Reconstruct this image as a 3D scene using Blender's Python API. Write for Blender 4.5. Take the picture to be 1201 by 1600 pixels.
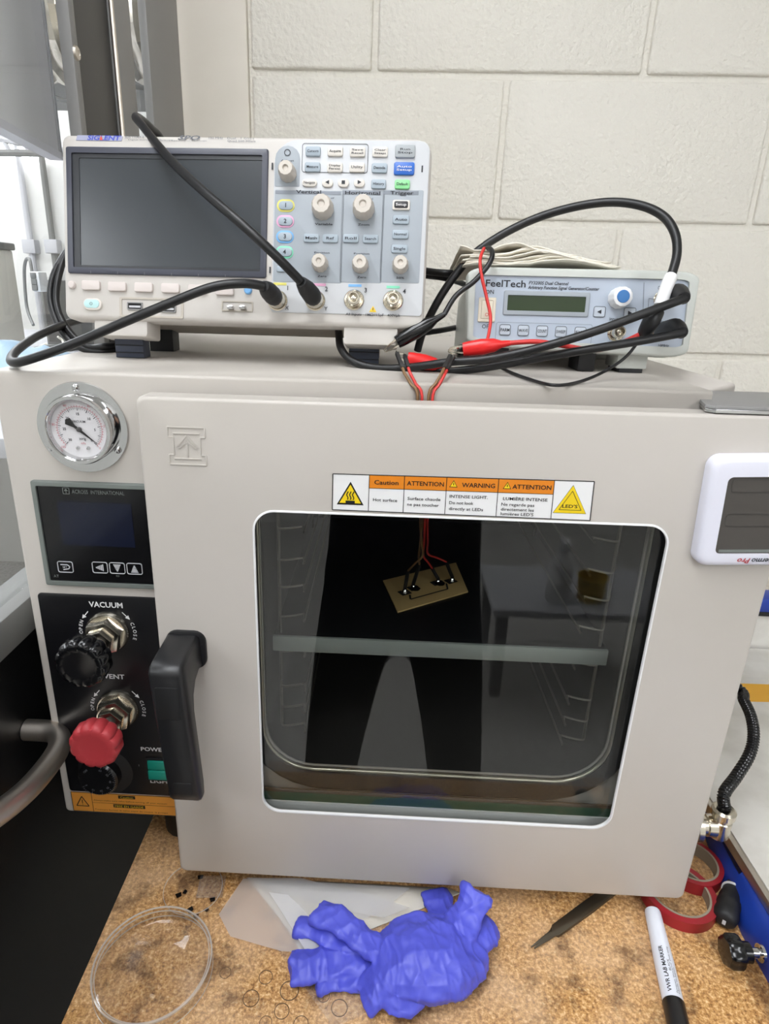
import bpy, bmesh, math, random
from mathutils import Vector, Matrix, noise
random.seed(7)
for o in list(bpy.data.objects): bpy.data.objects.remove(o)
SC = bpy.context.scene
COL = SC.collection
# ------------------------------------------------------------------ camera
CAM = Vector((0.3642, -0.4760, 0.5718))
FPX, PPX, PPY = 968.8, 560.6, 789.8          # focal length and principal point in pixels of the 1201x1600 frame
YAW, PITCH, ROLL = -0.0346, -0.3388, 0.0256
fw = Vector((math.sin(YAW)*math.cos(PITCH), math.cos(YAW)*math.cos(PITCH), math.sin(PITCH)))
_rt = Vector((math.cos(YAW), -math.sin(YAW), 0)); _up = _rt.cross(fw)
rt = _rt*math.cos(ROLL) + _up*math.sin(ROLL)
up = _up*math.cos(ROLL) - _rt*math.sin(ROLL)
cd = bpy.data.cameras.new('camera'); cam = bpy.data.objects.new('camera', cd); COL.objects.link(cam)
cd.sensor_fit = 'VERTICAL'; cd.sensor_height = 24.0; cd.lens = FPX*24.0/1600.0
cd.shift_x = (600.5-PPX)/1600.0; cd.shift_y = -(800.0-PPY)/1600.0
cd.clip_start = 0.02; cd.clip_end = 60
mw = Matrix.Identity(4)
for i, ax in enumerate((rt, up, -fw)):
    for j in range(3): mw[j][i] = ax[j]
mw.translation = CAM
cam.matrix_world = mw
SC.camera = cam
# ------------------------------------------------------------------ world, lights, exposure
SC.view_settings.view_transform = 'Standard'
SC.view_settings.look = 'None'
SC.view_settings.gamma = 1.0
SC.view_settings.use_curve_mapping = False
SC.view_settings.exposure = -0.04
wd = bpy.data.worlds.new('world'); SC.world = wd; wd.use_nodes = True
wd.node_tree.nodes['Background'].inputs[0].default_value = (0.9, 0.93, 1.0, 1)
wd.node_tree.nodes['Background'].inputs[1].default_value = 0.12
LIGHT_E = 13.0                                # strength of the ceiling light panels
ZC, ZF = 1.75, -0.92                          # ceiling and floor heights (bench top is z = 0)
# ------------------------------------------------------------------ helpers
def ray(px, py):
    return fw + rt*((px-PPX)/FPX) - up*((py-PPY)/FPX)
def on_y(px, py, y):
    d = ray(px, py); return CAM + d*((y-CAM.y)/d.y)
def on_z(px, py, z):
    d = ray(px, py); return CAM + d*((z-CAM.z)/d.z)
def on_x(px, py, x):
    d = ray(px, py); return CAM + d*((x-CAM.x)/d.x)
class Frame:
    def __init__(s, O, U, V):
        s.O = Vector(O); s.U = Vector(U).normalized(); s.V = Vector(V).normalized(); s.N = s.U.cross(s.V).normalized()
    def p(s, u, v, n=0.0): return s.O + s.U*u + s.V*v + s.N*n
    def px(s, x, y, n=0.0):
        d = ray(x, y); o = s.O + s.N*n
        h = CAM + d*((o-CAM).dot(s.N)/d.dot(s.N)); q = h - s.O
        return q.dot(s.U), q.dot(s.V)
    def rot(s, u, v, a):
        c, t = math.cos(a), math.sin(a)
        return Frame(s.p(u, v), s.U*c+s.V*t, s.V*c-s.U*t)
def lin(c):
    c = c/255.0
    return c/12.92 if c <= 0.04045 else ((c+0.055)/1.055)**2.4
MATS = {}
def mat(name, rgb=(128,128,128), rough=0.5, metal=0.0, spec=0.5, bump=None, vary=None, emit=None, coat=0.0, alpha=None, sss=None):
    m = bpy.data.materials.new(name); m.use_nodes = True
    nt = m.node_tree; b = nt.nodes['Principled BSDF']
    col = (lin(rgb[0]), lin(rgb[1]), lin(rgb[2]), 1)
    b.inputs['Base Color'].default_value = col
    b.inputs['Roughness'].default_value = rough
    b.inputs['Metallic'].default_value = metal
    b.inputs['Specular IOR Level'].default_value = spec
    b.inputs['Coat Weight'].default_value = coat
    if alpha is not None: b.inputs['Alpha'].default_value = alpha
    if emit: b.inputs['Emission Color'].default_value = (*emit[:3], 1); b.inputs['Emission Strength'].default_value = emit[3]
    tc = None
    if bump or vary:
        tc = nt.nodes.new('ShaderNodeTexCoord')
        geo = nt.nodes.new('ShaderNodeNewGeometry')
    if bump:                                   # (scale, strength, distance[, detail])
        n = nt.nodes.new('ShaderNodeTexNoise'); n.inputs['Scale'].default_value = bump[0]; n.inputs['Detail'].default_value = bump[3] if len(bump) > 3 else 4
        bp = nt.nodes.new('ShaderNodeBump'); bp.inputs['Strength'].default_value = bump[1]; bp.inputs['Distance'].default_value = bump[2]
        nt.links.new(geo.outputs['Position'], n.inputs['Vector']); nt.links.new(n.outputs['Fac'], bp.inputs['Height']); nt.links.new(bp.outputs['Normal'], b.inputs['Normal'])
    if vary:                                   # (scale, rgb2, lo, hi)
        n = nt.nodes.new('ShaderNodeTexNoise'); n.inputs['Scale'].default_value = vary[0]; n.inputs['Detail'].default_value = 6
        r = nt.nodes.new('ShaderNodeMapRange'); r.inputs['From Min'].default_value = vary[2]; r.inputs['From Max'].default_value = vary[3]
        mx = nt.nodes.new('ShaderNodeMix'); mx.data_type = 'RGBA'
        mx.inputs[6].default_value = col; mx.inputs[7].default_value = (lin(vary[1][0]), lin(vary[1][1]), lin(vary[1][2]), 1)
        nt.links.new(geo.outputs['Position'], n.inputs['Vector']); nt.links.new(n.outputs['Fac'], r.inputs['Value'])
        nt.links.new(r.outputs['Result'], mx.inputs[0]); nt.links.new(mx.outputs[2], b.inputs['Base Color'])
    MATS[name] = m
    return m
def clear_mat(name, tint, ior=1.45, haze=0.0, rough=0.0, hazecol=(230,232,235)):
    # a thin clear sheet: straight-through transmission + fresnel reflection (+ milky diffuse share)
    m = bpy.data.materials.new(name); m.use_nodes = True; nt = m.node_tree
    for n in list(nt.nodes): nt.nodes.remove(n)
    out = nt.nodes.new('ShaderNodeOutputMaterial'); tr = nt.nodes.new('ShaderNodeBsdfTransparent'); gl = nt.nodes.new('ShaderNodeBsdfGlossy')
    fr = nt.nodes.new('ShaderNodeFresnel'); mx = nt.nodes.new('ShaderNodeMixShader')
    gm = nt.nodes.new('ShaderNodeNewGeometry'); mi = nt.nodes.new('ShaderNodeMix'); mi.data_type = 'FLOAT'   # same reflectance from both faces of the sheet
    mi.inputs[2].default_value = ior; mi.inputs[3].default_value = 1.0/ior
    nt.links.new(gm.outputs['Backfacing'], mi.inputs[0]); nt.links.new(mi.outputs[0], fr.inputs['IOR'])
    gl.inputs['Roughness'].default_value = rough
    tr.inputs['Color'].default_value = (tint[0], tint[1], tint[2], 1)
    base = tr.outputs[0]
    if haze:
        df = nt.nodes.new('ShaderNodeBsdfDiffuse'); df.inputs[0].default_value = (lin(hazecol[0]), lin(hazecol[1]), lin(hazecol[2]), 1)
        tl = nt.nodes.new('ShaderNodeBsdfTranslucent'); tl.inputs[0].default_value = df.inputs[0].default_value
        m0 = nt.nodes.new('ShaderNodeMixShader'); m0.inputs[0].default_value = 0.4; nt.links.new(df.outputs[0], m0.inputs[1]); nt.links.new(tl.outputs[0], m0.inputs[2])
        m1 = nt.nodes.new('ShaderNodeMixShader'); m1.inputs[0].default_value = haze; nt.links.new(tr.outputs[0], m1.inputs[1]); nt.links.new(m0.outputs[0], m1.inputs[2]); base = m1.outputs[0]
    nt.links.new(fr.outputs[0], mx.inputs[0]); nt.links.new(base, mx.inputs[1]); nt.links.new(gl.outputs[0], mx.inputs[2]); nt.links.new(mx.outputs[0], out.inputs[0])
    MATS[name] = m; return m
WLOC = {}
def rr(w, h, r, seg=5, cu=0.0, cv=0.0):
    if not isinstance(r, (tuple, list)): r = (r,)*4       # order: top right, top left, bottom left, bottom right
    pts = []
    for k, (sx, sy) in enumerate(((1,1), (-1,1), (-1,-1), (1,-1))):
        q = max(r[k], 1e-5)
        for i in range(seg+1):
            a = math.pi/2*(k + i/seg)
            pts.append((cu + sx*(w/2-q) + q*math.cos(a), cv + sy*(h/2-q) + q*math.sin(a)))
    return pts
def circ(r, seg=24, cu=0.0, cv=0.0, ry=None):
    return [(cu + r*math.cos(2*math.pi*i/seg), cv + (ry or r)*math.sin(2*math.pi*i/seg)) for i in range(seg)]
def catmull(pts, sub):
    P = [Vector(p) for p in pts]; out = []
    if len(P) == 2: return P
    for i in range(len(P)-1):
        a, b, c, d = P[max(i-1,0)], P[i], P[i+1], P[min(i+2,len(P)-1)]
        for k in range(sub):
            t = k/sub
            out.append(0.5*((2*b) + (c-a)*t + (2*a-5*b+4*c-d)*t*t + (3*b-a-3*c+d)*t**3))
    out.append(P[-1]); return out
class B:
    def __init__(s): s.bm = bmesh.new()
    def loop(s, pts): return [s.bm.verts.new(p) for p in pts]
    def face(s, vs):
        try: return s.bm.faces.new(vs)
        except ValueError: return None
    def bridge(s, a, b):
        n = len(a)
        for i in range(n): s.face((a[i], a[(i+1)%n], b[(i+1)%n], b[i]))
    def prism(s, fr, pts, n0, n1, bev=0.0, seg=2, back=True):
        us = [p[0] for p in pts]; vs = [p[1] for p in pts]
        cu, cv = (min(us)+max(us))/2, (min(vs)+max(vs))/2; w, h = max(max(us)-min(us), 1e-6), max(max(vs)-min(vs), 1e-6)
        A = s.loop([fr.p(u, v, n0) for u, v in pts]); prev = A
        if back: s.face(A[::-1])
        lv = [(n1, 0.0)] if not bev else [(n1-bev+bev*math.sin(math.pi/2*k/seg), bev*(1-math.cos(math.pi/2*k/seg))) for k in range(seg+1)]
        for n, ins in lv:
            k1, k2 = (w-2*ins)/w, (h-2*ins)/h
            L = s.loop([fr.p(cu+(u-cu)*k1, cv+(v-cv)*k2, n) for u, v in pts]); s.bridge(prev, L); prev = L
        s.face(prev); return s
    def ring(s, fr, po, pi, n0, n1, bev=0.0, backface=True):
        a = s.loop([fr.p(u, v, n0) for u, v in po]); d = s.loop([fr.p(u, v, n0) for u, v in pi])
        us = [p[0] for p in po]; vs = [p[1] for p in po]; cu, cv = (min(us)+max(us))/2, (min(vs)+max(vs))/2; w, h = max(us)-min(us), max(vs)-min(vs)
        if bev:
            b0 = s.loop([fr.p(u, v, n1-bev) for u, v in po]); s.bridge(a, b0); last = b0
            for k in (1, 2, 3):
                q = math.pi/2*k/3; ins = bev*(1-math.cos(q))
                b = s.loop([fr.p(cu+(u-cu)*(w-2*ins)/w, cv+(v-cv)*(h-2*ins)/h, n1-bev+bev*math.sin(q)) for u, v in po]); s.bridge(last, b); last = b
            b = last
        else:
            b = s.loop([fr.p(u, v, n1) for u, v in po]); s.bridge(a, b)
        c = s.loop([fr.p(u, v, n1) for u, v in pi])
        s.bridge(b, c); s.bridge(c, d)
        if backface: s.bridge(d, a)
        return s
    def lathe(s, fr, u, v, prof, seg=24, ph=0.0):
        prev = None
        for r, n in prof:
            if r <= 1e-7: L = [s.bm.verts.new(fr.p(u, v, n))]
            else: L = s.loop([fr.p(u+r*math.cos(2*math.pi*i/seg+ph), v+r*math.sin(2*math.pi*i/seg+ph), n) for i in range(seg)])
            if prev is not None:
                if len(prev) == 1 and len(L) > 1:
                    for i in range(seg): s.face((prev[0], L[i], L[(i+1)%seg]))
                elif len(L) == 1 and len(prev) > 1:
                    for i in range(seg): s.face((prev[i], prev[(i+1)%seg], L[0]))
                elif len(L) > 1: s.bridge(prev, L)
            prev = L
        return s
    def tube(s, pts, r, seg=8, sub=8, cap=True, flat=None):
        P = catmull(pts, sub); n = len(P)
        R = r if isinstance(r, (list, tuple)) else None
        T = [(P[min(i+1,n-1)]-P[max(i-1,0)]).normalized() for i in range(n)]
        nrm = T[0].orthogonal().normalized() if flat is None else (Vector(flat) - T[0]*Vector(flat).dot(T[0])).normalized()
        prev = None; first = None
        for i in range(n):
            nrm = (nrm - T[i]*nrm.dot(T[i])).normalized(); bn = T[i].cross(nrm)
            if R:
                f = i/(n-1)*(len(R)-1); k = min(int(f), len(R)-2); q = R[k]+(R[k+1]-R[k])*(f-k)
            else: q = r
            qa, qb = q if isinstance(q, Vector) and len(q) == 2 else (q, q)
            L = s.loop([P[i] + nrm*math.cos(2*math.pi*j/seg)*qa + bn*math.sin(2*math.pi*j/seg)*qb for j in range(seg)])
            if prev: s.bridge(prev, L)
            else: first = L
            prev = L
        if cap: s.face(first[::-1]); s.face(prev)
        return s
    def box(s, x0, x1, y0, y1, z0, z1, bev=0.0, seg=2):
        g = bmesh.ops.create_cube(s.bm, size=1.0)
        for v in g['verts']: v.co = Vector(((x0+x1)/2+v.co.x*(x1-x0), (y0+y1)/2+v.co.y*(y1-y0), (z0+z1)/2+v.co.z*(z1-z0)))
        if bev:
            es = list({e for v in g['verts'] for e in v.link_edges})
            bmesh.ops.bevel(s.bm, geom=es, offset=bev, segments=seg, affect='EDGES', profile=0.5)
        return s
    def fbox(s, fr, u0, u1, v0, v1, n0, n1, bev=0.0):
        return s.prism(fr, [(u1,v1),(u0,v1),(u0,v0),(u1,v0)], n0, n1, bev)
    def line(s, fr, u0, v0, u1, v1, w, n=0.0002):
        d = Vector((u1-u0, v1-v0)); d.normalize(); q = Vector((-d.y, d.x))*w/2
        s.face(s.loop([fr.p(u0+q.x, v0+q.y, n), fr.p(u0-q.x, v0-q.y, n), fr.p(u1-q.x, v1-q.y, n), fr.p(u1+q.x, v1+q.y, n)])); return s
    def poly(s, fr, pts, n=0.0002):
        s.face(s.loop([fr.p(u, v, n) for u, v in pts])); return s
    def frame_line(s, fr, pts, w, n=0.0002, closed=True):
        m = len(pts)
        for i in range(m if closed else m-1):
            a, b = pts[i], pts[(i+1)%m]
            if (a[0]-b[0])**2+(a[1]-b[1])**2 > 1e-12: s.line(fr, a[0], a[1], b[0], b[1], w, n)
        return s
    def text(s, fr, t, u, v, h, w=None, n=0.0003, align='CENTER', bold=0.0, shear=0.0):
        c = bpy.data.curves.new('t', 'FONT'); c.body = t; c.size = 1.0; c.resolution_u = 2; c.offset = bold; c.shear = shear; c.fill_mode = 'FRONT'
        o = bpy.data.objects.new('t', c); me = bpy.data.meshes.new_from_object(o)
        bpy.data.objects.remove(o); bpy.data.curves.remove(c)
        if not me.vertices: return s
        xs = [q.co.x for q in me.vertices]; x0, x1 = min(xs), max(xs)
        k = h/0.7; kx = k if w is None else w/max(x1-x0, 1e-6)
        off = -(x0+x1)/2 if align == 'CENTER' else (-x0 if align == 'LEFT' else -x1)
        vs = [s.bm.verts.new(fr.p(u+(q.co.x+off)*kx, v+(q.co.y-0.35)*k, n)) for q in me.vertices]
        for pl in me.polygons: s.face([vs[i] for i in pl.vertices])
        bpy.data.meshes.remove(me); return s
    def out(s, name, m, parent=None, smooth=32, top=False, recalc=True):
        bm = s.bm
        if recalc: bmesh.ops.recalc_face_normals(bm, faces=bm.faces)
        me = bpy.data.meshes.new(name); bm.to_mesh(me); bm.free()
        return link(name, me, m, parent, smooth)
def link(name, me, m, parent=None, smooth=32):
    lo = Vector((1e9,)*3); hi = Vector((-1e9,)*3)
    for q in me.vertices:
        for k in range(3): lo[k] = min(lo[k], q.co[k]); hi[k] = max(hi[k], q.co[k])
    c = (lo+hi)/2
    if parent is None: c.z = lo.z
    me.transform(Matrix.Translation(-c))
    if smooth:
        me.polygons.foreach_set('use_smooth', [True]*len(me.polygons)); me.set_sharp_from_angle(angle=math.radians(smooth))
    if m is not None: me.materials.append(MATS[m] if isinstance(m, str) else m)
    o = bpy.data.objects.new(name, me); COL.objects.link(o)
    WLOC[o] = c.copy()
    if parent is not None: o.parent = parent; o.location = c - WLOC[parent]
    else: o.location = c
    return o
def tag(o, label=None, cat=None, group=None, kind=None):
    if label: o['label'] = label
    if cat: o['category'] = cat
    if group: o['group'] = group
    if kind: o['kind'] = kind
    return o
def thing(name, loc, label, cat, group=None):
    o = bpy.data.objects.new(name, None); o.empty_display_size = 0.05; COL.objects.link(o); o.location = Vector(loc); WLOC[o] = Vector(loc)
    return tag(o, label, cat, group)
def struct(name, b, m, smooth=32):
    return tag(b.out(name, m, None, smooth), kind='structure')
XZ = Frame((0,0,0), (1,0,0), (0,0,1))          # front-facing planes; n points towards the camera (-y)
def FY(y): return Frame((0,y,0), (1,0,0), (0,0,1))
def FZ(z): return Frame((0,0,z), (1,0,0), (0,1,0))   # n points up
def FX(x): return Frame((x,0,0), (0,1,0), (0,0,1))   # n points to +x
# ------------------------------------------------------------------ materials
mat('paint_wall', (232,228,218), 0.55, bump=(140,1.0,0.0034,6), vary=(2.2,(228,223,211),0.35,0.7))
mat('plain_wall', (228,227,223), 0.7)
mat('cream_trim', (226,219,207), 0.6, vary=(8,(220,213,200),0.35,0.7))
mat('ceiling_white', (235,235,232), 0.9)
mat('floor_grey', (196,194,190), 0.4, vary=(60,(176,173,168),0.45,0.62))
mat('oven_paint', (197,191,184), 0.42, bump=(900,0.05,0.0003), vary=(5,(192,186,178),0.4,0.65))
mat('plate_paint', (196,186,168), 0.5)
mat('steel_dark', (84,82,80), 0.5, 0.25)
mat('steel_grey', (140,139,138), 0.45, 0.25)
mat('steel_brush', (206,198,188), 0.38, 1.0)
mat('chrome', (205,205,205), 0.09, 1.0)
mat('nickel', (216,209,194), 0.22, 1.0)
mat('gold', (214,176,110), 0.25, 1.0)
mat('black_plastic', (26,26,28), 0.38)
mat('black_gloss', (14,14,16), 0.18)
mat('black_matte', (20,20,22), 0.6)
mat('black_panel', (16,16,19), 0.3)
mat('rubber', (24,24,26), 0.55)
mat('cable_black', (17,17,19), 0.42)
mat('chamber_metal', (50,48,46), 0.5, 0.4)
mat('lip_metal', (190,186,170), 0.3, 0.9)
mat('rack_metal', (110,106,98), 0.4, 0.8)
mat('shelf_edge', (150,156,152), 0.4, 0.3)
mat('shelf_top', (18,18,20), 0.32)
mat('white_print', (225,225,225), 0.6)
mat('dark_print', (40,42,48), 0.6)
mat('grey_print', (110,112,118), 0.6)
mat('black_print', (16,16,16), 0.6)
mat('label_white', (236,236,236), 0.45)
mat('label_orange', (228,134,24), 0.45)
mat('label_yellow', (240,208,20), 0.45)
mat('sticker_orange', (222,150,60), 0.45)
mat('sticker_yellow', (236,196,40), 0.45)
mat('red_plastic', (172,52,58), 0.5)
mat('red_bright', (222,34,34), 0.3)
mat('red_wire', (206,52,48), 0.4)
mat('brown_wire', (126,94,60), 0.5)
mat('teal_switch', (24,142,124), 0.3)
mat('frame_grey', (114,120,116), 0.45)
mat('lcd_blue', (19,24,42), 0.15)
mat('dial_white', (228,226,228), 0.5)
mat('pink_print', (206,120,128), 0.6)
mat('scope_beige', (200,195,189), 0.5)
mat('scope_side', (188,180,168), 0.5)
mat('scope_panel', (198,200,203), 0.5)
mat('scope_grey', (158,165,172), 0.5)
mat('scope_grey_dark', (132,138,147), 0.5)
mat('scope_bezel', (66,68,80), 0.35)
mat('scope_bezel_in', (40,42,46), 0.35)
mat('scope_screen', (58,62,66), 0.22)
mat('key_white', (218,212,204), 0.45)
mat('key_pink', (214,204,199), 0.45)
mat('key_blue_grey', (162,174,184), 0.45)
mat('key_grey', (164,169,172), 0.45)
mat('key_blue', (34,98,190), 0.35)
mat('key_green', (138,214,146), 0.4)
mat('key_black', (40,38,40), 0.4)
mat('knob_ivory', (206,198,188), 0.4)
mat('ring_yellow', (222,214,110), 0.5)
mat('ring_pink', (226,168,200), 0.5)
mat('ring_blue', (120,178,230), 0.5)
mat('ring_green', (130,214,180), 0.5)
mat('power_cyan', (190,226,226), 0.4)
mat('foot_blue', (62,68,84), 0.5)
mat('logo_blue', (70,84,190), 0.5)
mat('logo_red', (220,80,60), 0.5)
mat('logo_strip', (168,170,196), 0.5)
mat('gen_case', (196,199,193), 0.5)
mat('gen_front', (176,186,200), 0.45)
mat('gen_front_light', (188,196,206), 0.45)
mat('lcd_green', (40,56,26), 0.3, spec=0.25)
mat('switch_cream', (226,216,196), 0.4)
mat('knob_blue', (38,110,176), 0.4)
mat('paper', (232,226,212), 0.8, bump=(500,0.2,0.0006))
mat('thermo_white', (226,226,238), 0.3)
mat('thermo_screen', (74,70,66), 0.25)
mat('thermo_mark', (54,51,48), 0.3)
mat('pcb', (196,166,112), 0.5)
mat('glove', (86,92,212), 0.42, bump=(220,0.12,0.001))
mat('marker_white', (232,236,246), 0.3)
mat('tape_red', (156,32,42), 0.35)
mat('card', (150,138,120), 0.7)
mat('machine_blue', (30,62,160), 0.35, vary=(9,(24,50,138),0.4,0.6))
mat('machine_plate', (226,223,217), 0.4, vary=(16,(202,198,190),0.4,0.68))
mat('yellow_tape', (226,168,40), 0.4)
mat('tweezer', (112,106,94), 0.32, 0.9)
mat('stain', (104,78,52), 0.5)
mat('tub_yellow', (186,158,70), 0.5)
mat('cabinet_black', (13,13,14), 0.4, spec=0.3)
mat('far_beige', (236,232,220), 0.6)
mat('far_grey', (120,120,118), 0.6)
mat('far_light_grey', (196,196,200), 0.6)
mat('panel_pale', (242,242,248), 0.5)
mat('bag_blue', (150,176,196), 0.3)
mat('trouser', (22,22,26), 0.85)
mat('shirt', (30,31,38), 0.85)
mat('skin', (196,150,124), 0.5)
mat('hair', (30,24,20), 0.6)
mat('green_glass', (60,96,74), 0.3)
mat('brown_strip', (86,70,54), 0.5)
mat('lamp', (255,255,255), 0.5, emit=(0.965,0.985,1.02,LIGHT_E))
clear_mat('pane_glass', (0.86,0.87,0.86), 1.5)
clear_mat('lens', (0.97,0.97,0.97), 1.35)
clear_mat('side_glass', (0.95,0.96,0.96), 1.35)
clear_mat('dish_clear', (0.985,0.985,0.985), 1.5, haze=0.006)
clear_mat('dish_rim', (0.97,0.97,0.97), 1.5, haze=0.45, hazecol=(255,255,255))
clear_mat('film_clear', (0.95,0.95,0.95), 1.35, haze=0.10, rough=0.05, hazecol=(245,245,248))
clear_mat('poly_bag', (0.96,0.96,0.97), 1.3, haze=0.48, rough=0.25, hazecol=(250,250,252))
clear_mat('poly_bag_dense', (0.96,0.96,0.97), 1.3, haze=0.8, rough=0.3, hazecol=(252,252,254))
def scuffs(name):
    nt = MATS[name].node_tree; b = nt.nodes['Principled BSDF']; src = b.inputs['Base Color'].links[0].from_socket
    geo = nt.nodes.new('ShaderNodeNewGeometry'); n = nt.nodes.new('ShaderNodeTexNoise'); n.inputs['Scale'].default_value = 42; n.inputs['Detail'].default_value = 8; n.inputs['Roughness'].default_value = 0.72
    r = nt.nodes.new('ShaderNodeMapRange'); r.inputs['From Min'].default_value = 0.70; r.inputs['From Max'].default_value = 0.78; r.inputs['To Max'].default_value = 0.5
    m = nt.nodes.new('ShaderNodeMix'); m.data_type = 'RGBA'; m.inputs[7].default_value = (0.16,0.14,0.12,1)
    nt.links.new(geo.outputs['Position'], n.inputs['Vector']); nt.links.new(n.outputs['Fac'], r.inputs['Value']); nt.links.new(r.outputs['Result'], m.inputs[0])
    nt.links.new(src, m.inputs[6]); nt.links.new(m.outputs[2], b.inputs['Base Color'])
scuffs('oven_paint')
def particle_board():
    m = mat('board', (178,128,70), 0.5); nt = m.node_tree; b = nt.nodes['Principled BSDF']
    geo = nt.nodes.new('ShaderNodeNewGeometry')
    def noi(sc, det=5, rough=0.6):
        n = nt.nodes.new('ShaderNodeTexNoise'); n.inputs['Scale'].default_value = sc; n.inputs['Detail'].default_value = det; n.inputs['Roughness'].default_value = rough
        nt.links.new(geo.outputs['Position'], n.inputs['Vector']); return n
    def ramp(src, stops):
        r = nt.nodes.new('ShaderNodeValToRGB'); e = r.color_ramp.elements
        while len(e) < len(stops): e.new(0.5)
        for k, (pos, c) in enumerate(stops): e[k].position = pos; e[k].color = (lin(c[0]), lin(c[1]), lin(c[2]), 1)
        nt.links.new(src.outputs['Fac'], r.inputs[0]); return r
    def mix(a, bb, fac, mode='MIX'):
        x = nt.nodes.new('ShaderNodeMix'); x.data_type = 'RGBA'; x.blend_type = mode
        nt.links.new(a, x.inputs[6]); nt.links.new(bb, x.inputs[7])
        if isinstance(fac, float): x.inputs[0].default_value = fac
        else: nt.links.new(fac, x.inputs[0])
        return x.outputs[2]
    fine = ramp(noi(290, 6, 0.75), [(0.36,(112,74,38)), (0.46,(180,128,70)), (0.54,(212,164,102)), (0.64,(240,210,164))])
    pale = ramp(noi(11, 5), [(0.40,(0,0,0)), (0.66,(255,255,255))])
    flat = nt.nodes.new('ShaderNodeRGB'); flat.outputs[0].default_value = (lin(222), lin(190), lin(156), 1)
    c1 = mix(fine.outputs[0], flat.outputs[0], nt.nodes.new('ShaderNodeMath').outputs[0] if False else 0.0)
    sc_ = nt.nodes.new('ShaderNodeMath'); sc_.operation = 'MULTIPLY'; sc_.inputs[1].default_value = 0.45; nt.links.new(pale.outputs[0], sc_.inputs[0])
    c1 = mix(fine.outputs[0], flat.outputs[0], sc_.outputs[0])
    stain = ramp(noi(26, 6, 0.65), [(0.36,(110,90,70)), (0.48,(255,255,255))])
    c2 = mix(c1, stain.outputs[0], 0.75, 'MULTIPLY')
    nt.links.new(c2, b.inputs['Base Color'])
    bp = nt.nodes.new('ShaderNodeBump'); bp.inputs['Strength'].default_value = 0.25; bp.inputs['Distance'].default_value = 0.0006
    nt.links.new(noi(330, 4).outputs['Fac'], bp.inputs['Height']); nt.links.new(bp.outputs['Normal'], b.inputs['Normal'])
particle_board()
# ================================================================== ROOM
WY = 0.6374
struct('floor', B().box(-4.2,3.2,-3.4,3.0,ZF-0.05,ZF), 'floor_grey')
struct('ceiling', B().box(-4.2,3.2,-3.4,3.0,ZC,ZC+0.05), 'ceiling_white')
struct('wall_right', B().box(3.2,3.25,-3.4,WY+0.2,ZF,ZC), 'plain_wall')
struct('wall_front', B().box(-4.2,3.2,-3.45,-3.4,ZF,ZC), 'plain_wall')
struct('wall_left', B().box(-4.25,-4.2,-3.4,3.0,ZF,ZC), 'plain_wall')
struct('wall_side', B().box(-4.2,0.14,2.6,2.65,ZF,ZC), 'plain_wall')
wb = struct('wall_back', B().box(0.139,3.2,WY+0.0055,WY+0.2,ZF,ZC), 'paint_wall')
# concrete blocks of the back wall, each a block of its own standing proud of the joints
BW, BH, J = 0.4064, 0.2032, 0.009
WX0, WZ0 = 0.3322, 0.8801
blockmesh = {}
def block(x0, x1, z0, z1):
    x0 += J/2; x1 -= J/2; z0 += J/2; z1 -= J/2
    if x1-x0 < 0.02 or z1-z0 < 0.02: return
    key = (round(x1-x0,4), round(z1-z0,4))
    if key not in blockmesh:
        b = B(); b.prism(Frame((0,0,0),(1,0,0),(0,0,1)), rr(x1-x0, z1-z0, 0.004, 2), -0.02, 0.0, 0.004, 3)
        bmesh.ops.recalc_face_normals(b.bm, faces=b.bm.faces)
        me = bpy.data.meshes.new('block'); b.bm.to_mesh(me); b.bm.free()
        me.polygons.foreach_set('use_smooth', [True]*len(me.polygons)); me.set_sharp_from_angle(angle=math.radians(50)); me.materials.append(MATS['paint_wall'])
        blockmesh[key] = me
    o = bpy.data.objects.new('block', blockmesh[key]); COL.objects.link(o); o.parent = wb
    c = Vector(((x0+x1)/2, WY+random.uniform(-0.0006,0.0006), (z0+z1)/2)); o.location = c - WLOC[wb]; WLOC[o] = c
zr = WZ0 + 3*BH
k = 0
while zr > ZF+0.3:
    top_r = min(zr+BH, ZC-0.002)
    off = WX0 + (BW/2 if k % 2 == 0 else 0.0) - 2*BW
    x = off
    while x < 1.55:
        a, c = max(x, 0.139), min(x+BW, 1.75)
        if c > 0.139+0.03 and top_r-zr > 0.04: block(a, c, zr, top_r)
        x += BW
    zr -= BH; k += 1
# cream trim board covering the end of the block wall
struct('trim_1', B().box(0.012,0.1385,WY-0.004,WY+0.03,ZF,ZC,0.002), 'cream_trim')
# ceiling lights (modelled panels; last two are unseen extras added to brighten the left)
for (x, y, w, d, lab) in ((0.06,-0.70,0.6,1.2,'ceiling light panel nearest to the oscilloscope on the left'), (1.75,-2.1,0.6,1.2,'ceiling light panel above the aisle on the right'), (-1.35,-1.9,0.6,1.2,'ceiling light panel behind the photographer on the left'),
        (1.0,-2.75,1.2,0.6,'ceiling light panel farthest behind the photographer on the right'), (-1.6,1.3,1.2,0.6,'ceiling light panel in the side room nearest the partition'), (-3.0,1.3,1.2,0.6,'ceiling light panel deep in the side room'), (-2.4,-0.9,0.6,1.2,'ceiling light panel left of the glass partition'), (-0.75,0.75,0.6,1.2,'ceiling light panel in the side room above the wire tray')):
    t = thing('ceiling_light', (x,y,ZC-0.03), lab, 'ceiling light', 'ceiling lights')
    B().ring(FZ(0), rr(w,d,0.01,2,x,y), rr(w-0.05,d-0.05,0.01,2,x,y), ZC-0.03, ZC-0.001).out('light_frame', 'far_light_grey', t)
    B().fbox(FZ(0), x-w/2+0.026, x+w/2-0.026, y-d/2+0.026, y+d/2-0.026, ZC-0.022, ZC-0.016).out('diffuser', 'lamp', t)

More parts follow.
